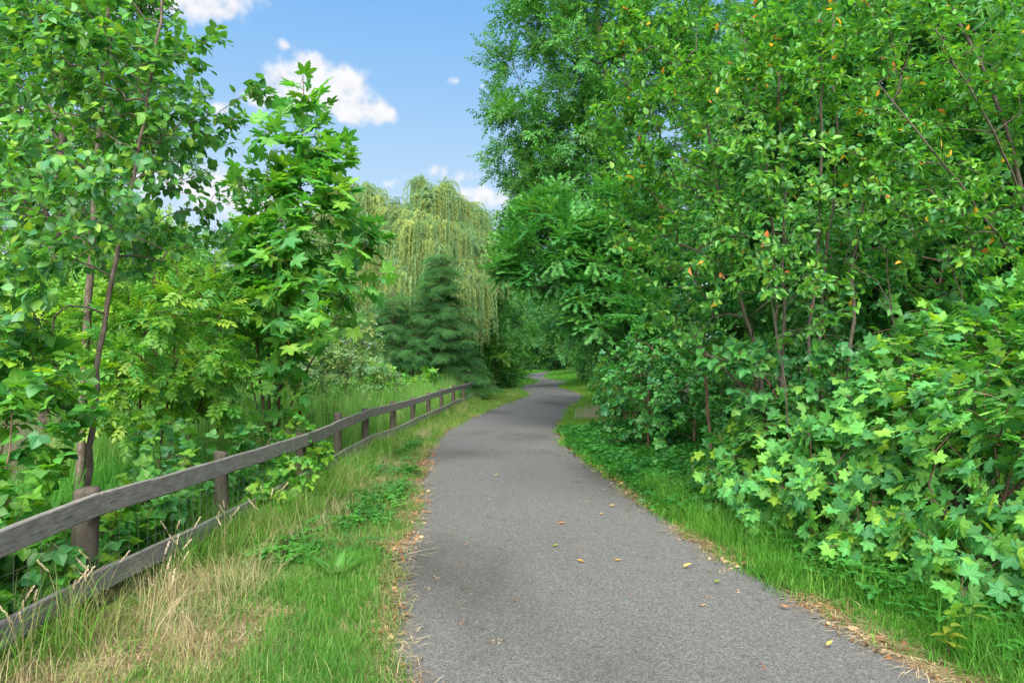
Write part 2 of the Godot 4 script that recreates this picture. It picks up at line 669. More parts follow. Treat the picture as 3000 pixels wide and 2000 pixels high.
	if singles > 0:
		var rank := []
		for i in where.size():
			var f: Transform3D = where[i]
			rank.append([(f.origin + base - EYE).length() / f.basis.x.length() + (100.0 if absf((f.origin + base).x / (f.origin + base).z) > 0.8 else 0.0), i])
		rank.sort_custom(func(a, b): return a[0] < b[0])
		rest = []
		for j in rank.size():
			var i: int = rank[j][1]
			if j < singles:
				part("leaf", leaf_mesh("%s~%d" % [kind, i % forms], pal[hue[i]], "%s%d" % [o.name, hue[i]]), mat, t, where[i])
			else:
				rest.append(i)
	for form in forms:
		var w2 := []
		var t2 := []
		for i in rest:
			if i % forms == form:
				w2.append(where[i])
				t2.append(tints[i])
		if w2.size():
			many("foliage" if fine else "crown", leaf_mesh("%s~%d" % [kind, form]), mat, t, w2, t2)
	print(o.name, " nodes ", pos.size(), " leaves ", where.size())
	return t


func scatter(called: String, label: String, category: String, kind: String, mat: Material, spots: Array, s0: float, s1: float, pal: Array, tilt := 0.12) -> void:
	var where := []
	var tints := []
	for p in spots:
		var b := Basis(Vector3.UP, rng.randf() * TAU)
		b = Basis(Vector3(rng.randf_range(-1, 1), 0, rng.randf_range(-1, 1)).normalized(), rng.randf_range(0, tilt)) * b
		var s := rng.randf_range(s0, s1)
		where.append(Transform3D(b.scaled(Vector3(s, s * rng.randf_range(0.8, 1.2), s)), p))
		var k := rng.randi() % pal.size()
		tints.append(pal[k] * (Color(1.3, 1.3, 1.3) if mat == M.dry else Color(1.15, 1.5, 1.25)) * rng.randf_range(0.8, 1.2))
	var o := many(called, leaf_mesh(kind), mat, self, where, tints)
	tag(o, label, category, "", "stuff")
	print(called, " ", where.size())


func spots_in(n: int, d0: float, d1: float, left: float, right: float, from: String, keep: float = -9.0, seed_ := 0.0, near_bias := 1.0, edge := 1.37) -> Array:
	# from: "path" measures left and right from the path's middle, "fence" from the fence line, "world" from x = 0
	var out := []
	for i in n:
		var d := d0 + (d1 - d0) * pow(rng.randf(), near_bias)
		var o := pc(d) if from == "path" else (fx(d) if from == "fence" else 0.0)
		var x := o + rng.randf_range(left, right)
		if from == "path":
			x += signf(left + right) * (hw(d) - 1.23)
		if absf(x - pc(d)) < edge + hw(d) - 1.25 + 0.07 * nz.get_noise_2d(d * 60.0, signf(x - pc(d)) * 40.0):
			continue
		if keep > -5.0 and nz.get_noise_2d(x * 22.0 + seed_, d * 22.0) + rng.randf_range(-0.25, 0.25) < keep:
			continue
		out.append(on(x, -d))
	return out


func noise_tex(freq: float, ramp: Array, size := 512, type := FastNoiseLite.TYPE_SIMPLEX_SMOOTH, oct := 4, seed_ := 1, normal := false, strength := 4.0) -> NoiseTexture2D:
	var f := FastNoiseLite.new()
	f.noise_type = type
	f.frequency = freq
	f.fractal_octaves = oct
	f.seed = seed_
	var t := NoiseTexture2D.new()
	t.width = size
	t.height = size
	t.seamless = true
	t.noise = f
	if normal:
		t.as_normal_map = true
		t.bump_strength = strength
	elif ramp:
		var g := Gradient.new()
		g.offsets = PackedFloat32Array(ramp.map(func(r): return r[0]))
		g.colors = PackedColorArray(ramp.map(func(r): return r[1].linear_to_srgb()))
		t.color_ramp = g
	return t


func leaf_material(rough: float, spec: float, through: float) -> StandardMaterial3D:
	var m := StandardMaterial3D.new()
	m.vertex_color_use_as_albedo = true
	m.roughness = rough
	m.metallic_specular = spec
	m.cull_mode = BaseMaterial3D.CULL_DISABLED
	m.backlight_enabled = true
	m.backlight = Color(through, through, through * 0.35).linear_to_srgb()
	return m


# crushed stone bound in bitumen: grains of several sizes, each with its own grey
func stone_chips() -> ImageTexture:
	var n := 1024
	var layers := []
	for k in [[3, 0.55], [2, 0.45], [8, 0.4]]:
		var w: int = n / k[0]
		var im := Image.create(w, w, false, Image.FORMAT_RF)
		for y in w:
			for x in w:
				im.set_pixel(x, y, Color(rng.randf() - 0.5, 0, 0))
		im.resize(n, n, Image.INTERPOLATE_CUBIC)
		layers.append([im.get_data().to_float32_array(), k[1]])
	var data := PackedByteArray()
	data.resize(n * n * 3)
	var a: PackedFloat32Array = layers[0][0]
	var b: PackedFloat32Array = layers[1][0]
	var c: PackedFloat32Array = layers[2][0]
	for i in n * n:
		var v := 0.104 * exp(1.15 * (a[i] * 0.7 + b[i] * 0.6 + c[i] * 0.22))
		var g := int(255.0 * pow(clampf(v, 0.0, 1.0), 1.0 / 2.2))
		data[i * 3] = g
		data[i * 3 + 1] = g
		data[i * 3 + 2] = maxi(g - 2, 0)
	return ImageTexture.create_from_image(Image.create_from_data(n, n, false, Image.FORMAT_RGB8, data))


func make_materials() -> void:
	M.leaf = leaf_material(0.42, 0.5, 1.0)
	M.matte_leaf = leaf_material(0.6, 0.38, 1.0)
	M.grass = leaf_material(0.55, 0.35, 1.0)
	M.dry = leaf_material(0.8, 0.2, 0.4)
	var g := func(v): return Color(v, v, v)
	var bark := StandardMaterial3D.new()
	bark.roughness = 0.9
	bark.albedo_texture = noise_tex(0.02, [[0.0, Color(0.045, 0.034, 0.026)], [0.5, Color(0.10, 0.075, 0.055)], [1.0, Color(0.2, 0.17, 0.14)]], 256)
	bark.uv1_triplanar = true
	bark.uv1_scale = Vector3(5, 1.6, 5)
	M.bark = bark
	var cane := bark.duplicate()
	cane.albedo_texture = noise_tex(0.03, [[0.0, Color(0.07, 0.035, 0.025)], [0.5, Color(0.12, 0.07, 0.045)], [1.0, Color(0.2, 0.14, 0.09)]], 256, FastNoiseLite.TYPE_SIMPLEX_SMOOTH, 3, 5)
	M.cane = cane
	var pale := bark.duplicate()
	pale.albedo_texture = noise_tex(0.03, [[0.0, Color(0.04, 0.034, 0.024)], [0.5, Color(0.075, 0.064, 0.045)], [1.0, Color(0.16, 0.14, 0.105)]], 256, FastNoiseLite.TYPE_SIMPLEX_SMOOTH, 4, 9)
	M.pale_bark = pale
	# asphalt: fine stones, worn patches
	var a := StandardMaterial3D.new()
	a.roughness = 0.88
	a.metallic_specular = 0.35
	a.albedo_texture = stone_chips()
	a.uv1_scale = Vector3(0.42, 0.42, 1)
	a.detail_enabled = true
	a.detail_blend_mode = BaseMaterial3D.BLEND_MODE_MUL
	a.detail_uv_layer = BaseMaterial3D.DETAIL_UV_2
	a.detail_albedo = noise_tex(0.006, [[0.0, Color(0.5, 0.49, 0.46)], [0.32, Color(0.76, 0.75, 0.72)], [0.5, Color(0.91, 0.91, 0.89)], [0.7, Color(0.97, 0.97, 0.97)], [1.0, Color(1, 1, 1)]], 512, FastNoiseLite.TYPE_SIMPLEX_SMOOTH, 5, 12)
	a.uv2_scale = Vector3(0.11, 0.11, 1)
	M.asphalt = a
	# bare soil under the plants
	var s := StandardMaterial3D.new()
	s.roughness = 0.95
	s.albedo_texture = noise_tex(0.03, [[0.0, Color(0.035, 0.028, 0.016)], [0.5, Color(0.075, 0.062, 0.033)], [1.0, Color(0.17, 0.14, 0.08)]], 1024, FastNoiseLite.TYPE_SIMPLEX_SMOOTH, 5, 21)
	s.uv1_triplanar = true
	s.uv1_world_triplanar = true
	s.uv1_scale = Vector3(0.6, 0.6, 0.6)
	M.soil = s
	# weathered wood
	var img := Image.create(1024, 256, false, Image.FORMAT_RGB8)
	var f := FastNoiseLite.new()
	f.frequency = 1.0
	f.fractal_octaves = 3
	for y in 256:
		for x in 1024:
			var warp := f.get_noise_2d(x * 0.004, y * 0.012 + 50) * 9.0
			var grain := f.get_noise_2d(x * 0.008, (y + warp) * 0.16)
			var fine_ := f.get_noise_2d(x * 0.03 + 300, (y + warp) * 0.45)
			var blot := f.get_noise_2d(x * 0.02 + 90, y * 0.02)
			var crack := smoothstep(0.42, 0.6, f.get_noise_2d(x * 0.006 + 700, (y + warp) * 0.22))
			var v := 0.18 + 0.065 * grain + 0.05 * fine_ + 0.045 * blot
			v = maxf(v * (1.0 - 0.75 * crack), 0.02)
			img.set_pixel(x, y, Color(v * 1.03, v * 0.98, v * 0.89).linear_to_srgb())
	var wood := StandardMaterial3D.new()
	wood.roughness = 0.88
	wood.metallic_specular = 0.3
	wood.albedo_texture = ImageTexture.create_from_image(img)
	wood.heightmap_enabled = true
	wood.heightmap_texture = wood.albedo_texture
	wood.heightmap_scale = 0.35
	M.wood = wood
	var log_ := wood.duplicate()
	log_.albedo_color = Color(0.44, 0.39, 0.335).linear_to_srgb()
	M.post = log_
	var wire := StandardMaterial3D.new()
	wire.albedo_color = Color(0.25, 0.25, 0.24).linear_to_srgb()
	wire.metallic = 0.7
	wire.roughness = 0.5
	M.wire = wire
	var feather := StandardMaterial3D.new()
	feather.vertex_color_use_as_albedo = true
	feather.roughness = 0.75
	M.feather = feather


# ------------------------------------------------------------------ sky
func make_sky() -> Image:
	var w := 3072
	var h := 1536
	var img := Image.create(w, h, false, Image.FORMAT_RGBF)
	var stops := [[0.0, Color(0.82, 0.90, 0.98)], [8.0, Color(0.68, 0.82, 0.97)], [14.0, Color(0.49, 0.70, 0.94)], [18.0, Color(0.40, 0.635, 0.92)], [22.0, Color(0.31, 0.565, 0.91)], [28.0, Color(0.22, 0.485, 0.89)], [50.0, Color(0.155, 0.41, 0.86)], [90.0, Color(0.13, 0.37, 0.82)]]
	for y in h:
		var el := 90.0 - (y + 0.5) * 180.0 / h
		var col: Color = stops[0][1]
		if el > 0.0:
			var k := 0
			while k < stops.size() - 2 and el > stops[k + 1][0]:
				k += 1
			var lo: Color = stops[k][1]
			col = lo.lerp(stops[k + 1][1], (el - stops[k][0]) / (stops[k + 1][0] - stops[k][0]))
		img.fill_rect(Rect2i(0, y, w, 1), col)
	var dens := PackedFloat32Array()
	dens.resize(w * h / 2)
	# puffs: azimuth, elevation, width, height in degrees, strength
	var puffs := [
		[-17.0, 22.8, 1.9, 1.5, 1.0], [-15.4, 21.9, 2.6, 1.5, 1.0], [-18.6, 21.4, 2.6, 1.2, 1.0], [-13.6, 22.0, 2.0, 1.0, 0.9], [-17.0, 20.4, 3.6, 1.3, 1.0], [-20.8, 20.2, 2.8, 0.8, 0.8], [-14.6, 20.6, 2.6, 1.0, 0.8],
		[-18.8, 23.9, 0.8, 0.5, 0.9], [-11.4, 20.0, 1.7, 0.9, 1.0], [-12.8, 19.4, 1.9, 0.8, 0.9], [-10.5, 19.7, 1.2, 0.6, 0.9], [-4.8, 22.5, 0.9, 0.5, 0.85], [-2.6, 22.2, 0.6, 0.35, 0.75], [-23.4, 19.0, 1.4, 0.7, 1.0],
		[-6.4, 15.6, 1.8, 0.7, 0.75], [-8.3, 15.0, 2.0, 0.6, 0.65], [-4.4, 15.3, 2.0, 0.7, 0.75], [-11.0, 14.4, 2.5, 0.6, 0.6], [-25.2, 25.6, 1.4, 0.5, 0.9], [-23.7, 25.4, 1.0, 0.6, 0.9], [-2.0, 13.5, 4.0, 1.2, 0.9],
		[-24.0, 13.0, 5.0, 2.4, 1.0], [-20.0, 12.0, 4.0, 1.6, 0.9], [-30.0, 15.0, 4.0, 2.0, 1.0], [-33.0, 22.0, 3.0, 1.4, 0.9]]
	var keep := rng.state
	rng.seed = 77
	for i in 70:  # the same kind of fair-weather cloud all round
		var az := rng.randf_range(30, 330)
		var el := 8.0 + 62.0 * pow(rng.randf(), 1.3)
		var sz := rng.randf_range(1.2, 4.5) * (1.0 + el / 60.0)
		for k in 7:
			puffs.append([az + rng.randf_range(-1.6, 1.6) * sz / cos(deg_to_rad(el)), el + rng.randf_range(-0.25, 0.6) * sz * (0.4 if absf(rng.randf()) < 0.4 else 1.0), sz * rng.randf_range(0.5, 1.0), sz * rng.randf_range(0.28, 0.5), 1.0])
	rng.state = keep
	var f := FastNoiseLite.new()
	f.frequency = 1.0
	f.fractal_octaves = 5
	f.fractal_gain = 0.55
	var touched := PackedInt32Array()
	for p in puffs:
		var stretch: float = 1.0 / cos(deg_to_rad(minf(p[1], 80)))
		var cx: float = p[0] / 360.0 * w
		var cy: float = (90.0 - p[1]) / 180.0 * h
		var rx: float = p[2] * stretch / 360.0 * w
		var ry: float = p[3] / 180.0 * h
		for y in range(maxi(0, int(cy - 2.2 * ry)), mini(h / 2 - 1, int(cy + 2.2 * ry))):
			for x in range(int(cx - 2.2 * rx), int(cx + 2.2 * rx)):
				var q := Vector2((x - cx) / rx, (y - cy) / ry)
				var g: float = p[4] * exp(-q.length_squared() * 1.1)
				if g > 0.02:
					var at := y * w + posmod(x, w)
					if dens[at] == 0.0:
						touched.append(at)
					dens[at] = 1.0 - (1.0 - dens[at]) * (1.0 - minf(g, 0.95))
	for at in touched:
		var x := at % w
		var y := at / w
		var el := deg_to_rad(90.0 - (y + 0.5) * 180.0 / h)
		var az := (float(x) / w) * TAU
		var dir := Vector3(sin(az) * cos(el), sin(el), cos(az) * cos(el))
		var n := f.get_noise_3dv(dir * 22.0) * 0.75 + f.get_noise_3dv(dir * 75.0 + Vector3(3, 1, 7)) * 0.22
		var a := smoothstep(0.42, 1.0, dens[at] + n * 0.75)
		if a <= 0.004:
			continue
		var up := f.get_noise_3dv((dir + Vector3(0, 0.012, 0)) * 22.0) * 0.75
		var lit := clampf(0.95 + (n - up) * 0.22, 0.8, 1.0)
		var c := Color(0.97, 0.965, 0.985) * lit
		img.set_pixel(x, y, img.get_pixel(x, y).lerp(c, a * 0.94))
	return img


# ------------------------------------------------------------------ fence
func plank_mesh(a: Vector3, b: Vector3, high: float, thick: float, u0: float, v0: float) -> ArrayMesh:
	var buf := Buf.new()
	var along := b - a
	var l := along.length()
	var x := along / l
	var z := x.cross(Vector3.UP).normalized()
	var y := z.cross(x).normalized()
	var ch := 0.007
	var prof := [Vector2(-thick / 2 + ch, -high / 2), Vector2(thick / 2 - ch, -high / 2), Vector2(thick / 2, -high / 2 + ch), Vector2(thick / 2, high / 2 - ch), Vector2(thick / 2 - ch, high / 2), Vector2(-thick / 2 + ch, high / 2), Vector2(-thick / 2, high / 2 - ch), Vector2(-thick / 2, -high / 2 + ch)]
	var rings := 9
	var pts := []
	for i in rings + 1:
		var s := float(i) / rings
		var bow := sin(s * PI) * rng.randf_range(-0.004, 0.004) - sin(s * PI) * 0.006
		var row := []
		for p in prof:
			row.append(a + along * s + z * p.x + y * (p.y + bow + rng.randf_range(-0.0018, 0.0018)))
		pts.append(row)
	for k in 8:
		var k2 := (k + 1) % 8
		var e: Vector2 = prof[k2] - prof[k]
		var nn := (z * e.y - y * e.x).normalized()
		var w0: float = v0 + k * 0.061
		var w1: float = w0 + e.length() * 1.9
		for i in rings:
			var i0 := buf.vert(pts[i][k], nn, Color.WHITE, Vector2(u0 + l * i / rings * 0.42, w0))
			var i1 := buf.vert(pts[i + 1][k], nn, Color.WHITE, Vector2(u0 + l * (i + 1) / rings * 0.42, w0))
			var i2 := buf.vert(pts[i + 1][k2], nn, Color.WHITE, Vector2(u0 + l * (i + 1) / rings * 0.42, w1))
			var i3 := buf.vert(pts[i][k2], nn, Color.WHITE, Vector2(u0 + l * i / rings * 0.42, w1))
			if x.dot((pts[i][k2] - pts[i][k]).cross(nn)) > 0:
				buf.tri(i0, i1, i2)
				buf.tri(i0, i2, i3)
			else:
				buf.tri(i0, i2, i1)
				buf.tri(i0, i3, i2)
	for e in 2:
		var row: Array = pts[0] if e == 0 else pts[rings]
		var nn := -x if e == 0 else x
		for k in range(1, 7):
			var q0 := buf.vert(row[0], nn, Color.WHITE, Vector2(0.2, 0.1))
			var q1 := buf.vert(row[k], nn, Color.WHITE, Vector2(0.2 + 0.02 * k, 0.1))
			var q2 := buf.vert(row[k + 1], nn, Color.WHITE, Vector2(0.2 + 0.02 * k, 0.16))
			if (row[k] - row[0]).cross(row[k + 1] - row[0]).dot(nn) > 0:
				buf.tri(q0, q1, q2)
			else:
				buf.tri(q0, q2, q1)
	return buf.mesh()


func post_mesh(r: float, high: float, seed_: int) -> ArrayMesh:
	var b := Buf.new()
	var sides := 16
	var rows := [[-0.35, 1.0], [0.0, 1.02], [high * 0.3, 1.0], [high * 0.6, 0.985], [high - 0.03, 0.975], [high - 0.012, 0.93], [high - 0.003, 0.78], [high, 0.35]]
	var ids := []
	var g := rng.randf() * 3
	for j in rows.size():
		var row := []
		for k in sides + 1:
			var a := TAU * (k % sides) / sides
			var bump := 1.0 + 0.02 * nz.get_noise_3d(cos(a) * 40 + seed_ * 70, rows[j][0] * 25, sin(a) * 40)
			var rr: float = r * rows[j][1] * bump
			var slope: float = 0.0 if j < 5 else [0.6, 1.6, 4.0][j - 5]
			row.append(b.vert(Vector3(cos(a) * rr, rows[j][0] + (0.006 * cos(a + g) if j > 3 else 0.0), sin(a) * rr), Vector3(cos(a), slope, sin(a)).normalized(), Color.WHITE, Vector2(rows[j][0] * 0.42 + seed_ * 0.37 + rr * 0.3, k * 0.09)))
		ids.append(row)
	for j in rows.size() - 1:
		for k in sides:
			b.tri(ids[j][k], ids[j + 1][k], ids[j + 1][k + 1])
			b.tri(ids[j][k], ids[j + 1][k + 1], ids[j][k + 1])
	var top := b.vert(Vector3(0, high + 0.002, 0), Vector3.UP, Color.WHITE, Vector2(0.4, 0.4))
	for k in sides:
		b.tri(ids[-1][k], top, ids[-1][k + 1])
	return b.mesh()


func build_fence() -> void:
	var f := thing("wooden_fence", "low weathered grey two-rail wooden fence running along the path", "fence", on(fx(4.2), -4.2))
	var o := f.position
	var ds := [0.6, 2.4, 4.2, 5.95, 7.75, 9.5, 11.2, 13.0, 14.9, 16.8, 18.8, 21.0, 23.4, 26.0]
	var tops := []
	var lows := []
	for i in ds.size():
		var d: float = ds[i]
		var x := fx(d)
		var p := on(x, -d)
		var high := 0.785 + rng.randf_range(-0.015, 0.02)
		if i == 5:
			high = 0.84
		var xf := Transform3D(Basis(Vector3.UP, rng.randf() * TAU) * Basis(Vector3.RIGHT, rng.randf_range(-0.03, 0.03)), p - o)
		part("post", post_mesh(0.075 if i == 2 else 0.058, high, i), M.post, f, xf)
		var t := Vector3(fx(d + 0.3) - fx(d - 0.3), 0, -0.6).normalized()
		var side := t.cross(Vector3.UP) * 0.1
		tops.append(p + side + Vector3.UP * (0.7 + rng.randf_range(-0.012, 0.012)))
		lows.append(p + side + Vector3.UP * (0.245 + rng.randf_range(-0.02, 0.02)))
	for i in ds.size() - 1:
		for rows in [tops, lows]:
			var a: Vector3 = rows[i]
			var b: Vector3 = rows[i + 1]
			var t := (b - a).normalized()
			var rail := part("rail", plank_mesh(a + t * 0.006 - o, b - t * 0.006 - o, 0.14, 0.036, rng.randf() * 3, rng.randf()), M.wood, f)
			if i > 7:
				continue
			var out := t.cross(Vector3.UP).normalized()
			for k in 2:  # bolts where the rail meets the post
				var g := Buf.new()
				var c: Vector3 = a + t * 0.05 + out * 0.018 + Vector3.UP * (0.03 if k else -0.03) - o
				for q in 6:
					var e0 := (t * cos(TAU * q / 6) + Vector3.UP * sin(TAU * q / 6)) * 0.007
					var e1 := (t * cos(TAU * (q + 1) / 6) + Vector3.UP * sin(TAU * (q + 1) / 6)) * 0.007
					g.flat(c + out * 0.004, c + e1, c + e0, Color.WHITE, Color.WHITE, Color.WHITE)
				part("bolt", g.mesh(), M.wire, rail)
	# wire netting on the far side of the near spans
	var w := Buf.new()
	for i in range(1, 5):
		var a: Vector3 = lows[i]
		var b: Vector3 = lows[i + 1]
		var t := (b - a).normalized()
		var out := t.cross(Vector3.UP).normalized() * -0.03
		var n := int(a.distance_to(b) / 0.1)
		for k in n:
			var p := a + t * (k * 0.1 + 0.05) + out - o
			twig_into(w, p + Vector3.DOWN * 0.2, p + Vector3.UP * 0.42, 0.0022, Color.WHITE)
		for y in 5:
			var p := a + out + Vector3.UP * (-0.18 + 0.15 * y) - o
			twig_into(w, p, p + (b - a), 0.0022, Color.WHITE)
	part("wire_netting", w.mesh(), M.wire, f)


# ------------------------------------------------------------------ ground and path
func build_ground() -> void:
	var b := Buf.new()
	var xs := []
	var zs := []
	var x := -300.0
	while x < 300.0:
		xs.append(x)
		x += 0.3 if absf(x) < 7.0 else clampf(absf(x) * 0.08, 0.5, 25.0)
	xs.append(300.0)
	var z := 60.0
	while z > -420.0:
		zs.append(z)
		z -= 0.35 if z < 1.0 and z > -18.0 else clampf(absf(z) * 0.04, 0.5, 25.0)
	zs.append(-420.0)
	var wide := xs.size()
	for zz in zs:
		for xx in xs:
			var h := gh(xx, zz)
			if absf(xx - pc(-zz)) < hw(-zz) + 0.2:
				h -= 0.03
			b.vert(Vector3(xx, h, zz), Vector3.UP, Color.WHITE, Vector2(xx, zz))
	for j in zs.size() - 1:
		for i in wide - 1:
			var p := j * wide + i
			b.tri(p, p + 1, p + wide + 1)
			b.tri(p, p + wide + 1, p + wide)
	var o := part("ground", b.mesh(), M.soil, self)
	tag(o, "earth under the grass and bushes on both sides of the path", "ground", "", "structure")


func build_path() -> void:
	var v := PackedVector3Array()
	var n := PackedVector3Array()
	var uv := PackedVector2Array()
	var uv2 := PackedVector2Array()
	var ix := PackedInt32Array()
	var d := -13.0
	var cols := [-1.0, -0.985, -0.93, -0.5, 0.0, 0.5, 0.93, 0.985, 1.0]
	var rows := 0
	while d < 118.0:
		var c := pc(d)
		var t := Vector3(pc(d + 0.1) - pc(d - 0.1), 0, -0.2).normalized()
		var r := t.cross(Vector3.UP)
		for k in cols.size():
			var s: float = cols[k]
			var ragged := 0.0
			if absf(s) > 0.9:
				ragged = signf(s) * (0.05 * nz.get_noise_2d(d * 40, signf(s) * 33) + 0.028 * nz.get_noise_2d(d * 220, signf(s) * 77))
			var p := Vector3(c, 0, -d) + r * (s * hw(d) + ragged)
			p.y = 0.012 + 0.02 * (1.0 - s * s) - (0.05 if absf(s) > 0.99 else 0.0) + 0.004 * nz.get_noise_2d(p.x * 20, p.z * 20)
			v.append(p)
			n.append(Vector3(signf(s) * 0.6, 0.8, 0) if absf(s) > 0.99 else Vector3.UP)
			uv.append(Vector2(p.x, p.z))
			uv2.append(Vector2(p.x, p.z * 0.6 + 3.0))
		d += 0.12 if d < 25 else 0.4
		rows += 1
	var w := cols.size()
	for j in rows - 1:
		for k in w - 1:
			var p := j * w + k
			for q in [p, p + w + 1, p + 1, p, p + w, p + w + 1]:
				ix.append(q)
	var a := []
	a.resize(Mesh.ARRAY_MAX)
	a[Mesh.ARRAY_VERTEX] = v
	a[Mesh.ARRAY_NORMAL] = n
	a[Mesh.ARRAY_TEX_UV] = uv
	a[Mesh.ARRAY_TEX_UV2] = uv2
	a[Mesh.ARRAY_INDEX] = ix
	var m := ArrayMesh.new()
	m.add_surface_from_arrays(Mesh.PRIMITIVE_TRIANGLES, a)
	var o := part("path", m, M.asphalt, self)
	tag(o, "grey asphalt footpath winding away between the bushes", "path", "", "structure")


# ------------------------------------------------------------------ small things
func build_bird(at: Vector3) -> void:
	var t := thing("robin", "small bird with orange-red breast and dark head perched above the fence rail", "bird", at)
	var b := Buf.new()
	# rings along the body, tail to crown: centre, radius
	var rings := [[Vector3(-0.088, -0.055, 0), 0.006, 0.014], [Vector3(-0.06, -0.025, 0), 0.009, 0.016], [Vector3(-0.035, 0.0, 0), 0.021, 0.022], [Vector3(-0.012, 0.022, 0), 0.034, 0.033], [Vector3(0.01, 0.05, 0), 0.038, 0.036], [Vector3(0.024, 0.08, 0), 0.03, 0.029], [Vector3(0.03, 0.1, 0), 0.023, 0.022], [Vector3(0.035, 0.118, 0), 0.022, 0.021], [Vector3(0.043, 0.131, 0), 0.015, 0.015], [Vector3(0.058, 0.128, 0), 0.005, 0.005], [Vector3(0.07, 0.122, 0), 0.001, 0.001]]
	var ids := []
	for j in rings.size():
		var p: Vector3 = rings[j][0]
		var nxt: Vector3 = rings[mini(j + 1, rings.size() - 1)][0]
		var prv: Vector3 = rings[maxi(j - 1, 0)][0]
		var d := (nxt - prv).normalized()
		var front := Vector3(d.y, -d.x, 0)
		var row := []
		for k in 13:
			var a := TAU * (k % 12) / 12.0
			var o: Vector3 = front * cos(a) * rings[j][1] + Vector3.BACK * sin(a) * rings[j][2]
			var col := Color(0.11, 0.10, 0.095)
			if j >= 1 and j <= 6 and cos(a) > -0.45:
				col = Color(0.62, 0.15, 0.03)
			elif j >= 7 and j <= 8:
				col = Color(0.03, 0.028, 0.028)
			elif j >= 9:
				col = Color(0.4, 0.28, 0.06)
			row.append(b.vert(p + o, o.normalized(), col))
		ids.append(row)
	for j in rings.size() - 1:
		for k in 12:
			b.tri(ids[j][k], ids[j][k + 1], ids[j + 1][k + 1])
			b.tri(ids[j][k], ids[j + 1][k + 1], ids[j + 1][k])
	part("body", b.mesh(), M.feather, t, Transform3D(Basis(Vector3.UP, -1.0).scaled(Vector3.ONE * 0.85), Vector3(0, 0.035, 0)))
	for s in [-1, 1]:
		var g := Buf.new()
		twig_into(g, Vector3(0, 0.045, 0.012 * s), Vector3(0.004, 0.0, 0.012 * s), 0.0022, Color(0.12, 0.07, 0.04))
		part("leg", g.mesh(), M.feather, t)


func fallen(at: Vector3, turn: float, l: float, col: Color, label: String, kind := "leaf") -> void:
	var b := Buf.new()
	if kind == "leaf":
		twig_into(b, Vector3(-l * 0.3, 0.004, 0), Vector3(0.01, 0.004, 0), 0.0015, col)
		leaf_into(b, Transform3D(), l, l * rng.randf_range(0.45, 0.6), 6, rng.randf_range(0.15, 0.7), rng.randf_range(-0.35, -0.05), col)
	var o := part("fallen_leaf", b.mesh(), M.dry, self, Transform3D(Basis(Vector3.UP, turn) * Basis(Vector3.RIGHT, rng.randf_range(-0.12, 0.12)), at + Vector3.UP * 0.006))
	tag(o, label, "leaf", "fallen leaves on the path")


func rosette(called: String, label: String, at: Vector3, n: int, l: float, w: float, col: Color) -> void:
	var t := thing(called, label, "plant", at)
	for k in n:
		var b := Buf.new()
		var az := k * 2.4
		var rise := rng.randf_range(0.5, 1.6)
		leaf_into(b, Transform3D(orient(Vector3(cos(az), rise, sin(az)), Vector3(-cos(az) * rise, 1, -sin(az) * rise), 1.0), Vector3(cos(az), 0, sin(az)) * 0.015), l * rng.randf_range(0.7, 1.1), w, 6, 0.3, rng.randf_range(0.15, 0.4), col * rng.randf_range(0.85, 1.2))
		part("leaf", b.mesh(), M.leaf, t)


func seedling(label: String, at: Vector3, high: float, col: Color) -> void:
	var t := thing("seedling", label, "plant", at, "yellow-green seedlings beside the path")
	var b := Buf.new()
	twig_into(b, Vector3.ZERO, Vector3(0.02, high, 0), 0.004, Color(0.09, 0.04, 0.03))
	part("stem", b.mesh(), M.feather, t)
	for k in 9:
		var l := Buf.new()
		var az := k * 2.4
		var s := 1.0 - 0.06 * k
		var dir := Vector3(cos(az), 0.25, sin(az))
		leaf_into(l, Transform3D(orient(dir, Vector3.UP, 1.0), Vector3(0.02 * s, high * s, 0)), rng.randf_range(0.06, 0.1), 0.045, 5, 0.3, 0.25, col * rng.randf_range(0.85, 1.15))
		part("leaf", l.mesh(), M.leaf, t)


func stalk_grass(label: String, at: Vector3, high: float, n: int) -> void:
	var t := thing("seeding_grass", label, "grass", at, "grass stalks with pale seed heads by the fence")
	for k in n:
		var b := Buf.new()
		var az := rng.randf() * TAU
		var p := Vector3(rng.randf_range(-0.06, 0.06), 0, rng.randf_range(-0.06, 0.06))
		var h := high * rng.randf_range(0.7, 1.1)
		var lean := Vector3(cos(az), 0, sin(az)) * h * rng.randf_range(0.05, 0.35)
		var col := Color(0.42, 0.36, 0.2) * rng.randf_range(0.8, 1.2)
		var prev := p
		for i in range(1, 6):
			var s := i / 5.0
			var q := p + Vector3.UP * h * s + lean * s * s
			twig_into(b, prev, q, 0.0016, col)
			prev = q
		var tip := prev + (Vector3.UP * 0.6 + lean.normalized() * 0.5).normalized() * 0.08
		for s in 16:
			var u := s / 16.0
			var a := s * 2.4
			var o := (tip - prev).normalized() * 1.4 + Vector3(cos(a), 0, sin(a)) * 0.5
			leaf_into(b, Transform3D(orient(o, Vector3(cos(a), -0.3, sin(a)), 1.0), prev.lerp(tip, u)), 0.018, 0.006, 2, 0.4, 0.0, Color(0.5, 0.42, 0.3) * rng.randf_range(0.85, 1.2))
		part("stalk", b.mesh(), M.dry, t)


func V(x: float, y: float, z: float) -> Vector3:
	return Vector3(x, y, z)


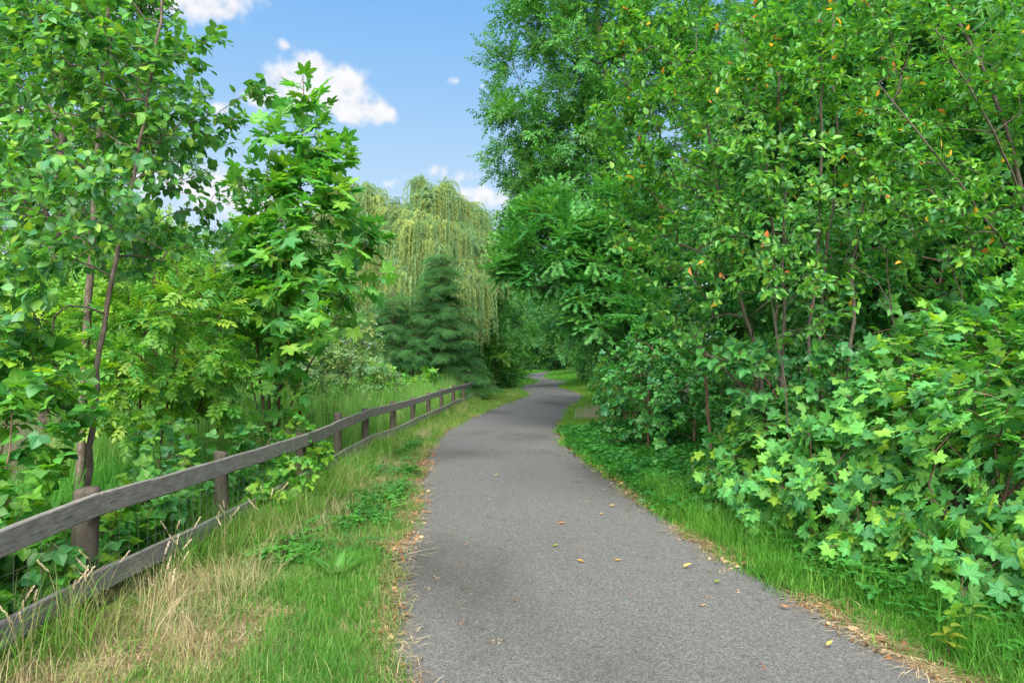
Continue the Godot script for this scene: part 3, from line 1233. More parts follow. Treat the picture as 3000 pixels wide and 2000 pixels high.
func _ready() -> void:
	rng.seed = 20240
	nz.frequency = 0.02
	nz.fractal_octaves = 3
	# ---- camera, sky, sun, exposure
	var cam := Camera3D.new()
	cam.name = "camera"
	cam.position = EYE
	cam.rotation_degrees = Vector3(1.5, 0, 0)
	cam.fov = 53.36
	cam.near = 0.05
	cam.far = 2000.0
	add_child(cam)
	var env := Environment.new()
	env.background_mode = Environment.BG_SKY
	var sky := Sky.new()
	var pan := PanoramaSkyMaterial.new()
	pan.panorama = ImageTexture.create_from_image(make_sky())
	sky.sky_material = pan
	env.sky = sky
	env.tonemap_mode = Environment.TONE_MAPPER_LINEAR
	env.tonemap_exposure = 8.1
	env.background_energy_multiplier = 0.129
	env.sdfgi_enabled = true
	env.ssao_enabled = true
	env.ssil_enabled = true
	var we := WorldEnvironment.new()
	we.name = "environment"
	we.environment = env
	add_child(we)
	var sun := DirectionalLight3D.new()
	sun.name = "sun"
	sun.light_color = Color(1.0, 0.975, 0.935)
	sun.light_energy = 0.5
	sun.light_angular_distance = 60.0
	sun.shadow_enabled = true
	add_child(sun)
	sun.look_at_from_position(Vector3(-1.0, 10.5, 11), Vector3.ZERO)
	make_materials()

	# ---- ground, path, fence
	build_ground()
	build_path()
	build_fence()
	print("ground ", Time.get_ticks_msec())
	build_left()
	build_right()
	build_far()
	build_verges()
	build_small()
	print("done ", Time.get_ticks_msec())


const GREEN := [Color(0.035, 0.115, 0.018), Color(0.045, 0.14, 0.02), Color(0.03, 0.10, 0.024), Color(0.065, 0.16, 0.022)]
const DEEP := [Color(0.034, 0.115, 0.024), Color(0.042, 0.135, 0.026), Color(0.03, 0.10, 0.024), Color(0.055, 0.145, 0.026)]
const BRIGHT := [Color(0.06, 0.17, 0.02), Color(0.08, 0.19, 0.02), Color(0.05, 0.145, 0.022), Color(0.11, 0.21, 0.025)]


func build_left() -> void:
	plant({"name": "alder_tree", "label": "slender broad-leaved tree with thin leaning brown trunk just behind the fence", "category": "tree", "base": on(-3.15, -5.0),
		"stems": [{"p": [on(-3.15, -5.0, -0.1), V(-3.08, 1.2, -5), V(-2.98, 2.06, -5), V(-2.87, 2.8, -5.05), V(-2.75, 3.7, -5.1), V(-2.6, 4.7, -5.1)], "r0": 0.031, "r1": 0.008}],
		"lobes": [[V(-3.38, 3.86, -5), 0.74], [V(-2.82, 3.68, -5.2), 0.53], [V(-3.03, 2.79, -4.6), 0.59], [V(-2.66, 3.31, -5.4), 0.45, 1.0, 0.9], [V(-2.45, 3.6, -5.6), 0.3, 1.0, 0.9], [V(-2.6, 2.87, -5.6), 0.42, 1.0, 0.7], [V(-3.29, 2.12, -4.6), 0.44], [V(-3.14, 2.55, -5.6), 0.5], [V(-3.58, 4.4, -5), 0.64], [V(-2.78, 4.15, -5.5), 0.26], [V(-2.4, 4.2, -5.4), 0.12], [V(-2.22, 3.92, -5.8), 0.17], [V(-2.3, 3.16, -6), 0.25, 0.6, 0.35]],
		"ends": 640, "seg": 0.13, "tipr": 0.0018, "leaf": "broad", "size": [0.06, 0.11], "per": 4.0, "palette": [Color(0.05, 0.135, 0.028), Color(0.06, 0.155, 0.025), Color(0.045, 0.12, 0.038), Color(0.10, 0.19, 0.025)], "odds": [0.35, 0.3, 0.25, 0.1], "singles": 300, "off": 0.06, "face": 0.7, "leafy": 3})
	plant({"name": "alder_tree", "label": "taller broad-leaved tree with dark trunk behind the slender leaning one", "category": "tree", "base": on(-4.7, -7.4),
		"stems": [{"p": [on(-4.7, -7.4, -0.1), V(-4.65, 1.6, -7.4), V(-4.6, 3.0, -7.4), V(-4.5, 4.6, -7.4), V(-4.4, 6.4, -7.4)], "r0": 0.055, "r1": 0.02}],
		"lobes": [[V(-4.93, 4.85, -7.5), 1.25], [V(-4.31, 5.28, -7.5), 0.77], [V(-5.37, 3.55, -7.5), 0.96], [V(-6.04, 4.36, -7.5), 1.2], [V(-4.45, 3.98, -7.5), 0.62], [V(-4.9, 6.3, -7.6), 1.0]],
		"ends": 520, "seg": 0.2, "leaf": "broad", "size": [0.08, 0.12], "per": 6.0, "palette": BRIGHT, "singles": 120, "off": 0.08, "leafy": 3})
	plant({"name": "birch_tree", "label": "tall fine-twigged tree with airy small leaves behind the alders", "category": "tree", "base": on(-8.6, -12.5),
		"stems": [{"p": [on(-8.6, -12.5, -0.1), V(-8.5, 3, -12.5), V(-8.2, 7, -12.4), V(-8.0, 11, -12.4)], "r0": 0.13, "r1": 0.03}, {"p": [on(-7.6, -13, -0.1), V(-7.5, 3, -13), V(-7.3, 6, -13), V(-7.2, 9.4, -13)], "r0": 0.09, "r1": 0.02}],
		"lobes": [[V(-8.6, 8.6, -12.5), 2.0], [V(-9.8, 6.5, -12.5), 1.8], [V(-7.6, 6.2, -13), 1.4], [V(-10.8, 8.5, -13), 2.0], [V(-7.4, 8.6, -13), 1.2], [V(-9.0, 4.4, -12.8), 1.4]],
		"ends": 260, "seg": 0.35, "leaf": "bough", "size": [0.7, 1.1], "per": 2.4, "palette": [Color(0.05, 0.13, 0.025), Color(0.06, 0.15, 0.03), Color(0.045, 0.115, 0.035)], "off": 0.2, "leafy": 3, "fine": false, "tipr": 0.006})
	plant({"name": "elder_shrub", "label": "bushy shrub with divided yellow-green leaves between the leaning tree and maple", "category": "shrub", "base": on(-3.95, -7.6),
		"stems": [{"p": [on(-3.95, -7.6, -0.1), V(-3.9, 0.8, -7.6), V(-3.75, 1.6, -7.6)], "r0": 0.025, "r1": 0.008}, {"p": [on(-4.1, -7.7, -0.1), V(-4.2, 0.8, -7.7), V(-4.3, 1.9, -7.9)], "r0": 0.022, "r1": 0.008}, {"p": [on(-3.85, -7.75, -0.1), V(-3.7, 0.7, -7.8), V(-3.5, 1.5, -8.0)], "r0": 0.02, "r1": 0.007}, {"p": [on(-4.0, -7.9, -0.1), V(-4.05, 1.0, -8.1), V(-4.15, 2.4, -8.4)], "r0": 0.022, "r1": 0.007}],
		"lobes": [[V(-3.83, 1.72, -7.5), 0.78], [V(-4.1, 1.25, -7.3), 0.56], [V(-3.48, 1.43, -7.8), 0.52], [V(-4.23, 2.5, -8.5), 0.78], [V(-4.41, 1.92, -7.6), 0.58], [V(-3.64, 2.1, -8.4), 0.56]],
		"ends": 320, "seg": 0.14, "leaf": "pinnate", "size": [0.16, 0.24], "per": 2.0, "palette": [Color(0.06, 0.16, 0.02), Color(0.085, 0.185, 0.02), Color(0.045, 0.125, 0.02), Color(0.12, 0.21, 0.02)], "singles": 150, "bark": M.cane, "stem_name": "stem", "shell": 0.4})
	plant({"name": "lime_shrub", "label": "sunlit yellow-green bushy tree standing behind the elder shrub", "category": "tree", "base": on(-6.6, -12.0),
		"stems": [{"p": [on(-6.6, -12, -0.1), V(-6.5, 1.5, -12), V(-6.3, 3.0, -12)], "r0": 0.07, "r1": 0.02}],
		"lobes": [[V(-6.4, 2.9, -12), 1.1], [V(-7.4, 2.6, -12), 1.1], [V(-5.3, 2.5, -12), 0.9], [V(-6.3, 1.6, -11.6), 1.0], [V(-8.4, 2.4, -12), 1.2]],
		"ends": 190, "seg": 0.25, "leaf": "bough", "size": [0.7, 1.0], "per": 1.8, "palette": [Color(0.13, 0.23, 0.02), Color(0.10, 0.2, 0.02), Color(0.08, 0.18, 0.02)], "off": 0.15, "leafy": 3, "fine": false})
	# maple sapling
	var mb := on(-3.25, -9.3)
	plant({"name": "maple_sapling", "label": "young maple with several thin stems and large lobed leaves behind the fence", "category": "tree", "base": mb,
		"stems": [{"p": [mb + V(0.03, -0.1, 0), V(-3.2, 1.0, -9.3), V(-3.1, 2.2, -9.35), V(-3.0, 3.6, -9.45), V(-2.96, 4.8, -9.5), V(-2.96, 5.6, -9.5)], "r0": 0.035, "r1": 0.006}, {"p": [mb + V(-0.08, -0.1, 0), V(-3.4, 0.9, -9.3), V(-3.5, 2.0, -9.3), V(-3.45, 3.2, -9.35), V(-3.4, 4.4, -9.4)], "r0": 0.028, "r1": 0.006}, {"p": [mb + V(-0.02, -0.1, 0.05), V(-3.3, 1.0, -9.25), V(-3.28, 2.2, -9.2), V(-3.2, 3.2, -9.2)], "r0": 0.022, "r1": 0.006}, {"p": [mb + V(0.1, -0.1, 0), V(-3.0, 1.1, -9.35), V(-2.6, 1.9, -9.45), V(-2.3, 2.6, -9.5)], "r0": 0.022, "r1": 0.006}, {"p": [mb + V(-0.1, -0.1, 0), V(-3.55, 1.2, -9.3), V(-3.8, 1.9, -9.3)], "r0": 0.018, "r1": 0.006}],
		"lobes": [[V(-2.96, 5.52, -9.5), 0.15, 1.2, 2.0], [V(-2.96, 5.04, -9.5), 0.4], [V(-3.25, 4.46, -9.4), 0.45], [V(-2.72, 4.55, -9.6), 0.45], [V(-3.4, 3.86, -9.4), 0.5], [V(-2.65, 3.76, -9.5), 0.6], [V(-3.5, 3.18, -9.3), 0.52], [V(-2.9, 2.94, -9.3), 0.72], [V(-2.35, 3.2, -9.6), 0.55], [V(-3.61, 2.46, -9.3), 0.54], [V(-2.93, 2.22, -9.2), 0.68], [V(-2.35, 2.6, -9.5), 0.5], [V(-3.16, 1.45, -9.2), 0.5, 1.0, 0.5], [V(-3.16, 0.92, -9.2), 0.42, 1.0, 0.5]],
		"ends": 300, "seg": 0.2, "leaf": "maple", "size": [0.24, 0.37], "per": 1.7, "palette": [Color(0.055, 0.165, 0.025), Color(0.065, 0.185, 0.025), Color(0.05, 0.15, 0.032), Color(0.095, 0.21, 0.028)], "singles": 300, "bark": M.cane, "stem_name": "stem", "face": 0.7, "up": 1.2, "hang": 0.1, "off": 0.04, "leafy": 2})
	# brambles behind the near fence
	bramble("bramble_thicket", "leafy bramble thicket crowding the near fence rails below the leaning tree", [[V(-3.3, 0.6, -4.1), 0.5], [V(-3.2, 1.15, -4.4), 0.45], [V(-3.4, 1.5, -4.6), 0.4], [V(-2.95, 0.35, -4.0), 0.3], [V(-2.85, 0.3, -3.4), 0.3], [V(-3.1, 0.75, -3.5), 0.42], [V(-2.8, 0.45, -4.6), 0.28], [V(-2.82, 0.4, -3.9), 0.25], [V(-2.75, 0.5, -5.1), 0.25]], on(-3.3, -4.3), 300, [0.12, 0.18], [Color(0.05, 0.15, 0.025), Color(0.06, 0.17, 0.025), Color(0.04, 0.12, 0.03), Color(0.10, 0.2, 0.02)], 250)
	bramble("bramble_thicket", "darker bramble clump behind the second and third fence posts", [[V(-3.0, 0.5, -5.9), 0.45], [V(-3.3, 0.6, -6.6), 0.5], [V(-2.75, 0.35, -6.6), 0.35], [V(-2.9, 0.4, -5.2), 0.32], [V(-2.9, 0.5, -7.6), 0.4]], on(-3.1, -6.1), 140, [0.11, 0.16], DEEP, 150)
	bramble("bramble_thicket", "pale green bramble mass topping the fence before the conifer", [[V(-3.2, 0.7, -20), 0.8], [V(-2.8, 0.7, -22.5), 0.8], [V(-4.6, 0.8, -21), 1.0], [V(-3.4, 0.7, -25), 0.9]], on(-3.3, -22), 150, [0.2, 0.3], BRIGHT, 0)
	bramble("bramble_sprig", "small bramble climbing over the rail at the third fence post", [[V(-2.25, 0.4, -7.0), 0.24], [V(-2.3, 0.45, -7.8), 0.28], [V(-2.4, 0.7, -7.6), 0.2], [V(-2.3, 0.3, -6.4), 0.22]], on(-2.3, -7.3), 70, [0.09, 0.14], BRIGHT, 40)
	plant({"name": "osier_shrub", "label": "grey-green narrow-leaved shrub right of the maple in the meadow", "category": "shrub", "base": on(-4.0, -16.0),
		"stems": [{"p": [on(-4.0, -16, -0.1), V(-3.9, 1.0, -16), V(-3.7, 2.0, -16)], "r0": 0.03, "r1": 0.008}, {"p": [on(-4.2, -16, -0.1), V(-4.4, 1.0, -16), V(-4.6, 1.8, -16)], "r0": 0.03, "r1": 0.008}],
		"lobes": [[V(-3.8, 1.7, -16), 0.75], [V(-4.5, 1.4, -16), 0.75], [V(-3.2, 1.2, -15.8), 0.6], [V(-3.5, 2.2, -16.2), 0.5], [V(-5.0, 1.1, -16), 0.7]],
		"ends": 150, "seg": 0.2, "leaf": "sprig", "size": [0.7, 1.0], "per": 3, "palette": [Color(0.12, 0.18, 0.07), Color(0.10, 0.17, 0.05), Color(0.15, 0.2, 0.08)], "mat": M.matte_leaf, "fine": false, "off": 0.12, "leafy": 3})


func bramble(called: String, label: String, lobes: Array, base: Vector3, ends: int, size: Array, pal: Array, singles: int) -> void:
	var stems := []
	for l in lobes:
		var c: Vector3 = l[0]
		var foot := on(c.x + rng.randf_range(-0.2, 0.2), c.z + rng.randf_range(-0.2, 0.2), -0.08)
		stems.append({"p": [foot, foot.lerp(c, 0.5) + Vector3(rng.randf_range(-0.1, 0.1), 0.15, rng.randf_range(-0.1, 0.1)), c + Vector3(rng.randf_range(-0.2, 0.2), l[1] * 0.5, rng.randf_range(-0.1, 0.1))], "r0": 0.009, "r1": 0.004})
	plant({"name": called, "label": label, "category": "bush", "base": base, "stems": stems, "lobes": lobes, "ends": ends, "seg": 0.14, "leaf": "bramble", "size": size, "per": 2.4, "palette": pal, "singles": singles, "bark": M.cane, "stem_name": "cane", "arch": 0.3, "climb": 0.5, "up": 0.9, "shell": 0.4, "tipr": 0.002})


func build_right() -> void:
	# many-stemmed tree over the right verge
	var stems := []
	var feet := [[2.75, -6.6, 2.55, 4.6, -6.5], [2.9, -6.7, 3.0, 4.9, -6.5], [2.62, -6.75, 1.9, 4.2, -6.6], [3.05, -6.55, 3.7, 4.4, -6.3], [2.8, -6.9, 2.3, 5.2, -6.8], [3.2, -6.8, 3.3, 5.2, -6.9]]
	for f in feet:
		var a := on(f[0], f[1], -0.1)
		var e := V(f[2], f[3], f[4])
		stems.append({"p": [a, a.lerp(e, 0.33) + V(rng.randf_range(-0.15, 0.15), 0.1, rng.randf_range(-0.1, 0.1)), a.lerp(e, 0.66) + V(rng.randf_range(-0.2, 0.2), 0.05, rng.randf_range(-0.1, 0.1)), e], "r0": rng.randf_range(0.02, 0.033), "r1": 0.009, "wob": 0.02})
	stems.append({"p": [on(2.85, -7.0, -0.05), V(2.56, 1.15, -7.2), V(1.9, 1.86, -7.5)], "r0": 0.03, "r1": 0.012})
	stems.append({"p": [on(5.3, -6.8, -0.1), V(5.15, 2.0, -6.6), V(4.75, 3.6, -6.4), V(4.15, 4.9, -6.3)], "r0": 0.036, "r1": 0.015})
	stems.append({"p": [V(5.15, 1.9, -6.6), V(4.4, 2.45, -5.9), V(3.6, 3.2, -5.6), V(3.05, 3.9, -5.6)], "r0": 0.017, "r1": 0.006})
	stems.append({"p": [V(5.0, 2.7, -6.5), V(4.3, 3.4, -5.9), V(3.6, 4.4, -5.7)], "r0": 0.015, "r1": 0.006})
	plant({"name": "cherry_tree", "label": "many-stemmed tree with glossy oval leaves and scattered orange ones leaning over the path", "category": "tree", "base": on(2.85, -6.7), "stems": stems,
		"lobes": [[V(1.79, 4.12, -6.3), 1.0], [V(2.92, 4.29, -6.3), 1.05], [V(4.0, 4.08, -6.4), 0.98], [V(1.37, 3.4, -6.6), 0.6], [V(1.36, 2.8, -6.8), 0.45], [V(2.21, 3.08, -6), 0.65], [V(3.12, 3.09, -5.9), 0.68], [V(3.81, 2.81, -5.8), 0.67], [V(4.59, 4.28, -6.2), 0.79], [V(2.0, 2.5, -6.2), 0.45], [V(1.2, 4.11, -6.8), 0.4], [V(1.25, 4.85, -6.8), 0.44], [V(2.5, 2.2, -5.9), 0.55, 0.8, 0.5], [V(1.7, 2.1, -6.8), 0.45, 0.8, 0.6]],
		"ends": 1250, "seg": 0.18, "leaf": "ovate", "size": [0.058, 0.098], "per": 7.0, "palette": [Color(0.05, 0.145, 0.02), Color(0.065, 0.17, 0.02), Color(0.04, 0.12, 0.025), Color(0.10, 0.2, 0.025), Color(0.5, 0.24, 0.03), Color(0.45, 0.13, 0.05)], "odds": [0.32, 0.28, 0.24, 0.145, 0.009, 0.006], "singles": 300, "off": 0.06, "leafy": 4, "bark": M.pale_bark, "face": 0.7, "hang": 0.05, "tipr": 0.0026})
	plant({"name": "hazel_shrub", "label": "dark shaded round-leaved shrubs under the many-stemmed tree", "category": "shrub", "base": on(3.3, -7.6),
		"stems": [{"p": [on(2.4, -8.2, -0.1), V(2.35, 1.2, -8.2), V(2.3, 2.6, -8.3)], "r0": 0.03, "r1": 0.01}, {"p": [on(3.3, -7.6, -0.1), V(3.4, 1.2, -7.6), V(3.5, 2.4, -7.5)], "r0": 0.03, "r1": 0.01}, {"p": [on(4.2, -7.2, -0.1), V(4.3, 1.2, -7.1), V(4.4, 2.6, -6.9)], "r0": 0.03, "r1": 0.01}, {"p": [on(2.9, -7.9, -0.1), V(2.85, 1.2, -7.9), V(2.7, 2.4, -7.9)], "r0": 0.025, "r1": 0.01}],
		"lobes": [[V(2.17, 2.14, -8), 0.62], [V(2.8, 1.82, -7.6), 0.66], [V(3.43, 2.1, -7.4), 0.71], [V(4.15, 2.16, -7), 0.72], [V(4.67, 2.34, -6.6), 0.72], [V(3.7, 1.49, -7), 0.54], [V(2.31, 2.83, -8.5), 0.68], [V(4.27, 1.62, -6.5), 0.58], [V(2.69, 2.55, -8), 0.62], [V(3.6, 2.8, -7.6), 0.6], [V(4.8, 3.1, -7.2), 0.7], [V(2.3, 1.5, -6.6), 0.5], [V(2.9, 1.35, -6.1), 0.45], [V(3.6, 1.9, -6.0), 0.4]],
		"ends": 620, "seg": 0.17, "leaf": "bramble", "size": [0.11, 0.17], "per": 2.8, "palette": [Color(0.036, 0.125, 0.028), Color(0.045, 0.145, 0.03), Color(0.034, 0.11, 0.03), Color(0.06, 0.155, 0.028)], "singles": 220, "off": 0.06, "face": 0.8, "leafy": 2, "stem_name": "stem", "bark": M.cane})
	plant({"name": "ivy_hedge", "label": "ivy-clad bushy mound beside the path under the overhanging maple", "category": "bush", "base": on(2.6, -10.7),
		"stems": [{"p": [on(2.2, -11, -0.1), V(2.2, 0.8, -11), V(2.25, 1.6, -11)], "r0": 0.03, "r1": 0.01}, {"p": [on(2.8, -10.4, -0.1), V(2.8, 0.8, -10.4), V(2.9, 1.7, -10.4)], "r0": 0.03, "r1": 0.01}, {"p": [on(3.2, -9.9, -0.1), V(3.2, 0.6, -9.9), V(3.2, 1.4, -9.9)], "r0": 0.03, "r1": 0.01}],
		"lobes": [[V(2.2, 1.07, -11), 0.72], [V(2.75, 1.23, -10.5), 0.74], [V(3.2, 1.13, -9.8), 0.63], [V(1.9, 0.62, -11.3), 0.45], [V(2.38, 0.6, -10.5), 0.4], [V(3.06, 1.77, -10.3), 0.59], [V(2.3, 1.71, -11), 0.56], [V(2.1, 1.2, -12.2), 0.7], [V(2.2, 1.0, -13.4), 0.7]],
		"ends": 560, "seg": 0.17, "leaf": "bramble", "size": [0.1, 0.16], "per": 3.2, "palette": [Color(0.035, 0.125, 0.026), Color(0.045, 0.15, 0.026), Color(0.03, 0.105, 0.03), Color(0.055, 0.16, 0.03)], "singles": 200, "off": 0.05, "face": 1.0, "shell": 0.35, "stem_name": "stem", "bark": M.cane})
	plant({"name": "vine_maple", "label": "small-leaved maple with layered sprays arching over the path", "category": "tree", "base": on(2.9, -15),
		"stems": [{"p": [on(2.9, -15, -0.1), V(2.7, 1.8, -15), V(2.1, 3.2, -15), V(1.2, 4.3, -15)], "r0": 0.07, "r1": 0.015}, {"p": [on(3.0, -14.6, -0.1), V(2.9, 1.8, -14.5), V(2.5, 3.0, -14.3), V(2.2, 4.2, -14.3)], "r0": 0.06, "r1": 0.015}, {"p": [on(2.8, -14.2, -0.1), V(2.7, 1.3, -14), V(2.4, 2.2, -13.7)], "r0": 0.05, "r1": 0.015}],
		"lobes": [[V(1.19, 4.05, -15), 1.3, 0.8], [V(0.3, 3.6, -15), 0.6, 0.6], [V(2.27, 3.32, -14.5), 1.12, 0.8], [V(0.74, 4.83, -15.5), 0.79], [V(2.37, 2.34, -13.5), 0.78], [V(1.62, 2.85, -14.5), 0.8, 0.7], [V(0.0, 4.23, -15.5), 0.45, 0.6], [V(2.6, 4.4, -14.8), 1.1]],
		"ends": 420, "seg": 0.25, "leaf": "spray", "size": [0.8, 1.15], "per": 2.4, "palette": [Color(0.035, 0.13, 0.022), Color(0.045, 0.15, 0.025), Color(0.03, 0.11, 0.022), Color(0.06, 0.17, 0.03)], "up": 2.2, "hang": 0.15, "off": 0.1, "fine": false, "leafy": 2})
	plant({"name": "ash_tree", "label": "tall dense small-leaved tree rising over the path against the sky", "category": "tree", "base": on(3.8, -18.5),
		"stems": [{"p": [on(3.8, -18.5, -0.1), V(3.6, 3, -18.4), V(3.0, 6.5, -18.2), V(2.4, 10, -18), V(2.0, 14, -18)], "r0": 0.2, "r1": 0.04}, {"p": [V(3.6, 3, -18.4), V(2.5, 5.0, -18), V(1.2, 7.2, -18)], "r0": 0.1, "r1": 0.03}],
		"lobes": [[V(1.78, 9.73, -18), 2.3], [V(1.1, 7.31, -18), 1.8], [V(0.15, 8.2, -18), 0.7, 0.5], [V(-0.2, 9.4, -18), 0.6, 0.5], [V(0.45, 5.9, -18), 0.95], [V(2.82, 6.27, -18), 1.96], [V(2.2, 12.6, -18), 2.6], [V(1.8, 4.6, -17), 1.2], [V(4.5, 9.5, -18), 2.5], [V(0.4, 11.3, -18), 0.9, 0.6]],
		"ends": 640, "seg": 0.4, "leaf": "bough", "size": [0.75, 1.15], "per": 2.8, "palette": [Color(0.045, 0.135, 0.02), Color(0.055, 0.16, 0.02), Color(0.035, 0.11, 0.02)], "off": 0.25, "fine": false, "leafy": 3, "tipr": 0.006})
	plant({"name": "bare_thicket", "label": "tangle of bare grey-brown twigs between the many-stemmed tree and the bank", "category": "thicket", "base": on(3.4, -6.1), "bare": true,
		"stems": [{"p": [on(2.6, -6.3, -0.1), V(2.5, 1.2, -6.2), V(2.3, 2.4, -6.1)], "r0": 0.012, "r1": 0.004}, {"p": [on(3.4, -6.1, -0.1), V(3.5, 1.2, -6.1), V(3.3, 2.6, -6.0)], "r0": 0.012, "r1": 0.004}, {"p": [on(4.0, -5.9, -0.1), V(4.1, 1.4, -5.9), V(3.7, 2.6, -5.8)], "r0": 0.012, "r1": 0.004}, {"p": [on(4.6, -6.2, -0.1), V(4.4, 1.6, -6.1), V(4.0, 2.9, -6.0)], "r0": 0.012, "r1": 0.004}],
		"lobes": [[V(2.7, 1.9, -6.1), 0.8], [V(3.5, 1.9, -6.0), 0.9], [V(4.2, 2.0, -5.9), 0.8], [V(3.2, 2.8, -6.0), 0.7]], "ends": 120, "seg": 0.16, "leaf": "ovate", "size": [0.1, 0.1], "per": 1.0, "palette": GREEN, "bark": M.pale_bark, "stem_name": "stem", "arch": 0.3, "climb": 0.2, "tipr": 0.002})
	# thimbleberry bank
	for k in 3:
		var sets := [
			[[[V(3.5, 0.75, -4.1), 0.7], [V(3.9, 1.35, -4.3), 0.8], [V(3.2, 0.45, -4.0), 0.45], [V(2.95, 0.45, -4.45), 0.42], [V(3.3, 1.05, -4.6), 0.65], [V(4.3, 1.7, -4.7), 0.75], [V(3.8, 0.6, -3.7), 0.5], [V(3.0, 0.3, -3.65), 0.36], [V(3.4, 0.35, -3.45), 0.4], [V(2.75, 0.35, -4.1), 0.34]], on(3.6, -4.3), "dense broad-leaved thimbleberry bush at the path's near right edge"],
			[[[V(3.1, 1.0, -5.3), 0.65], [V(3.5, 1.4, -5.4), 0.65], [V(2.65, 0.5, -5.1), 0.48], [V(4.3, 1.7, -5.6), 0.7], [V(2.6, 0.6, -5.7), 0.5], [V(2.9, 0.3, -4.9), 0.35]], on(3.2, -5.4), "middle thimbleberry bush of the bank, topped by pale young leaves"],
			[[[V(2.6, 0.7, -6.5), 0.55], [V(2.35, 0.45, -6.0), 0.42], [V(3.0, 0.95, -6.3), 0.6], [V(2.45, 0.55, -7.2), 0.55], [V(2.2, 0.3, -6.5), 0.35]], on(2.6, -6.5), "low thimbleberry bush reaching toward the long grass tuft"]]
		var s: Array = sets[k]
		var st := []
		for l in s[0]:
			var c: Vector3 = l[0]
			for j in 2:
				var foot := on(c.x + rng.randf_range(-0.2, 0.2), c.z + rng.randf_range(-0.2, 0.2), -0.08)
				st.append({"p": [foot, foot.lerp(c, 0.5) + V(0, 0.1, 0), c + V(rng.randf_range(-0.25, 0.25), l[1] * 0.4, rng.randf_range(-0.15, 0.15))], "r0": 0.009, "r1": 0.004})
		plant({"name": "thimbleberry_bush", "label": s[2], "category": "bush", "group": "thimbleberry bushes on the right bank", "base": s[1], "stems": st, "lobes": s[0], "ends": [620, 520, 340][k], "seg": 0.15, "leaf": "thimble", "size": [0.07, 0.155], "per": 4.0, "palette": [Color(0.065, 0.175, 0.04), Color(0.075, 0.2, 0.04), Color(0.055, 0.15, 0.042), Color(0.14, 0.26, 0.035)], "odds": [0.34, 0.26, 0.22, 0.18], "singles": [300, 260, 150][k], "mat": M.matte_leaf, "bark": M.cane, "stem_name": "cane", "shell": 0.3, "off": 0.06, "up": 0.75, "hang": 0.4, "face": 1.1})


func far_tree(called: String, label: String, at: Vector3, high: float, wide: float, pal: Array, ends: int, group: String, low := 0.25, scale_ := 1.5) -> void:
	var lobes := []
	var top := at + Vector3.UP * high
	for k in 9:
		var s := low + (1.0 - low) * (k + 0.5) / 9.0
		var a := k * 2.4 + rng.randf()
		var r := wide * (1.0 - 0.55 * absf(s - 0.55) * 1.6)
		lobes.append([at + V(cos(a) * r * 0.55, high * s * 0.93, sin(a) * r * 0.5), r * rng.randf_range(0.5, 0.7)])
	plant({"name": called, "label": label, "category": "tree", "group": group, "base": at, "stems": [{"p": [at + V(0, -0.2, 0), at + V(rng.randf_range(-0.2, 0.2), high * 0.35, 0), at + V(rng.randf_range(-0.3, 0.3), high * 0.7, 0), top + V(0, -high * 0.08, 0)], "r0": high * 0.016, "r1": 0.03}],
		"lobes": lobes, "ends": ends, "seg": 0.5, "leaf": "bough", "size": [scale_ * 0.8, scale_ * 1.3], "per": 2.0, "palette": pal, "off": 0.35, "fine": false, "leafy": 3, "tipr": 0.008})


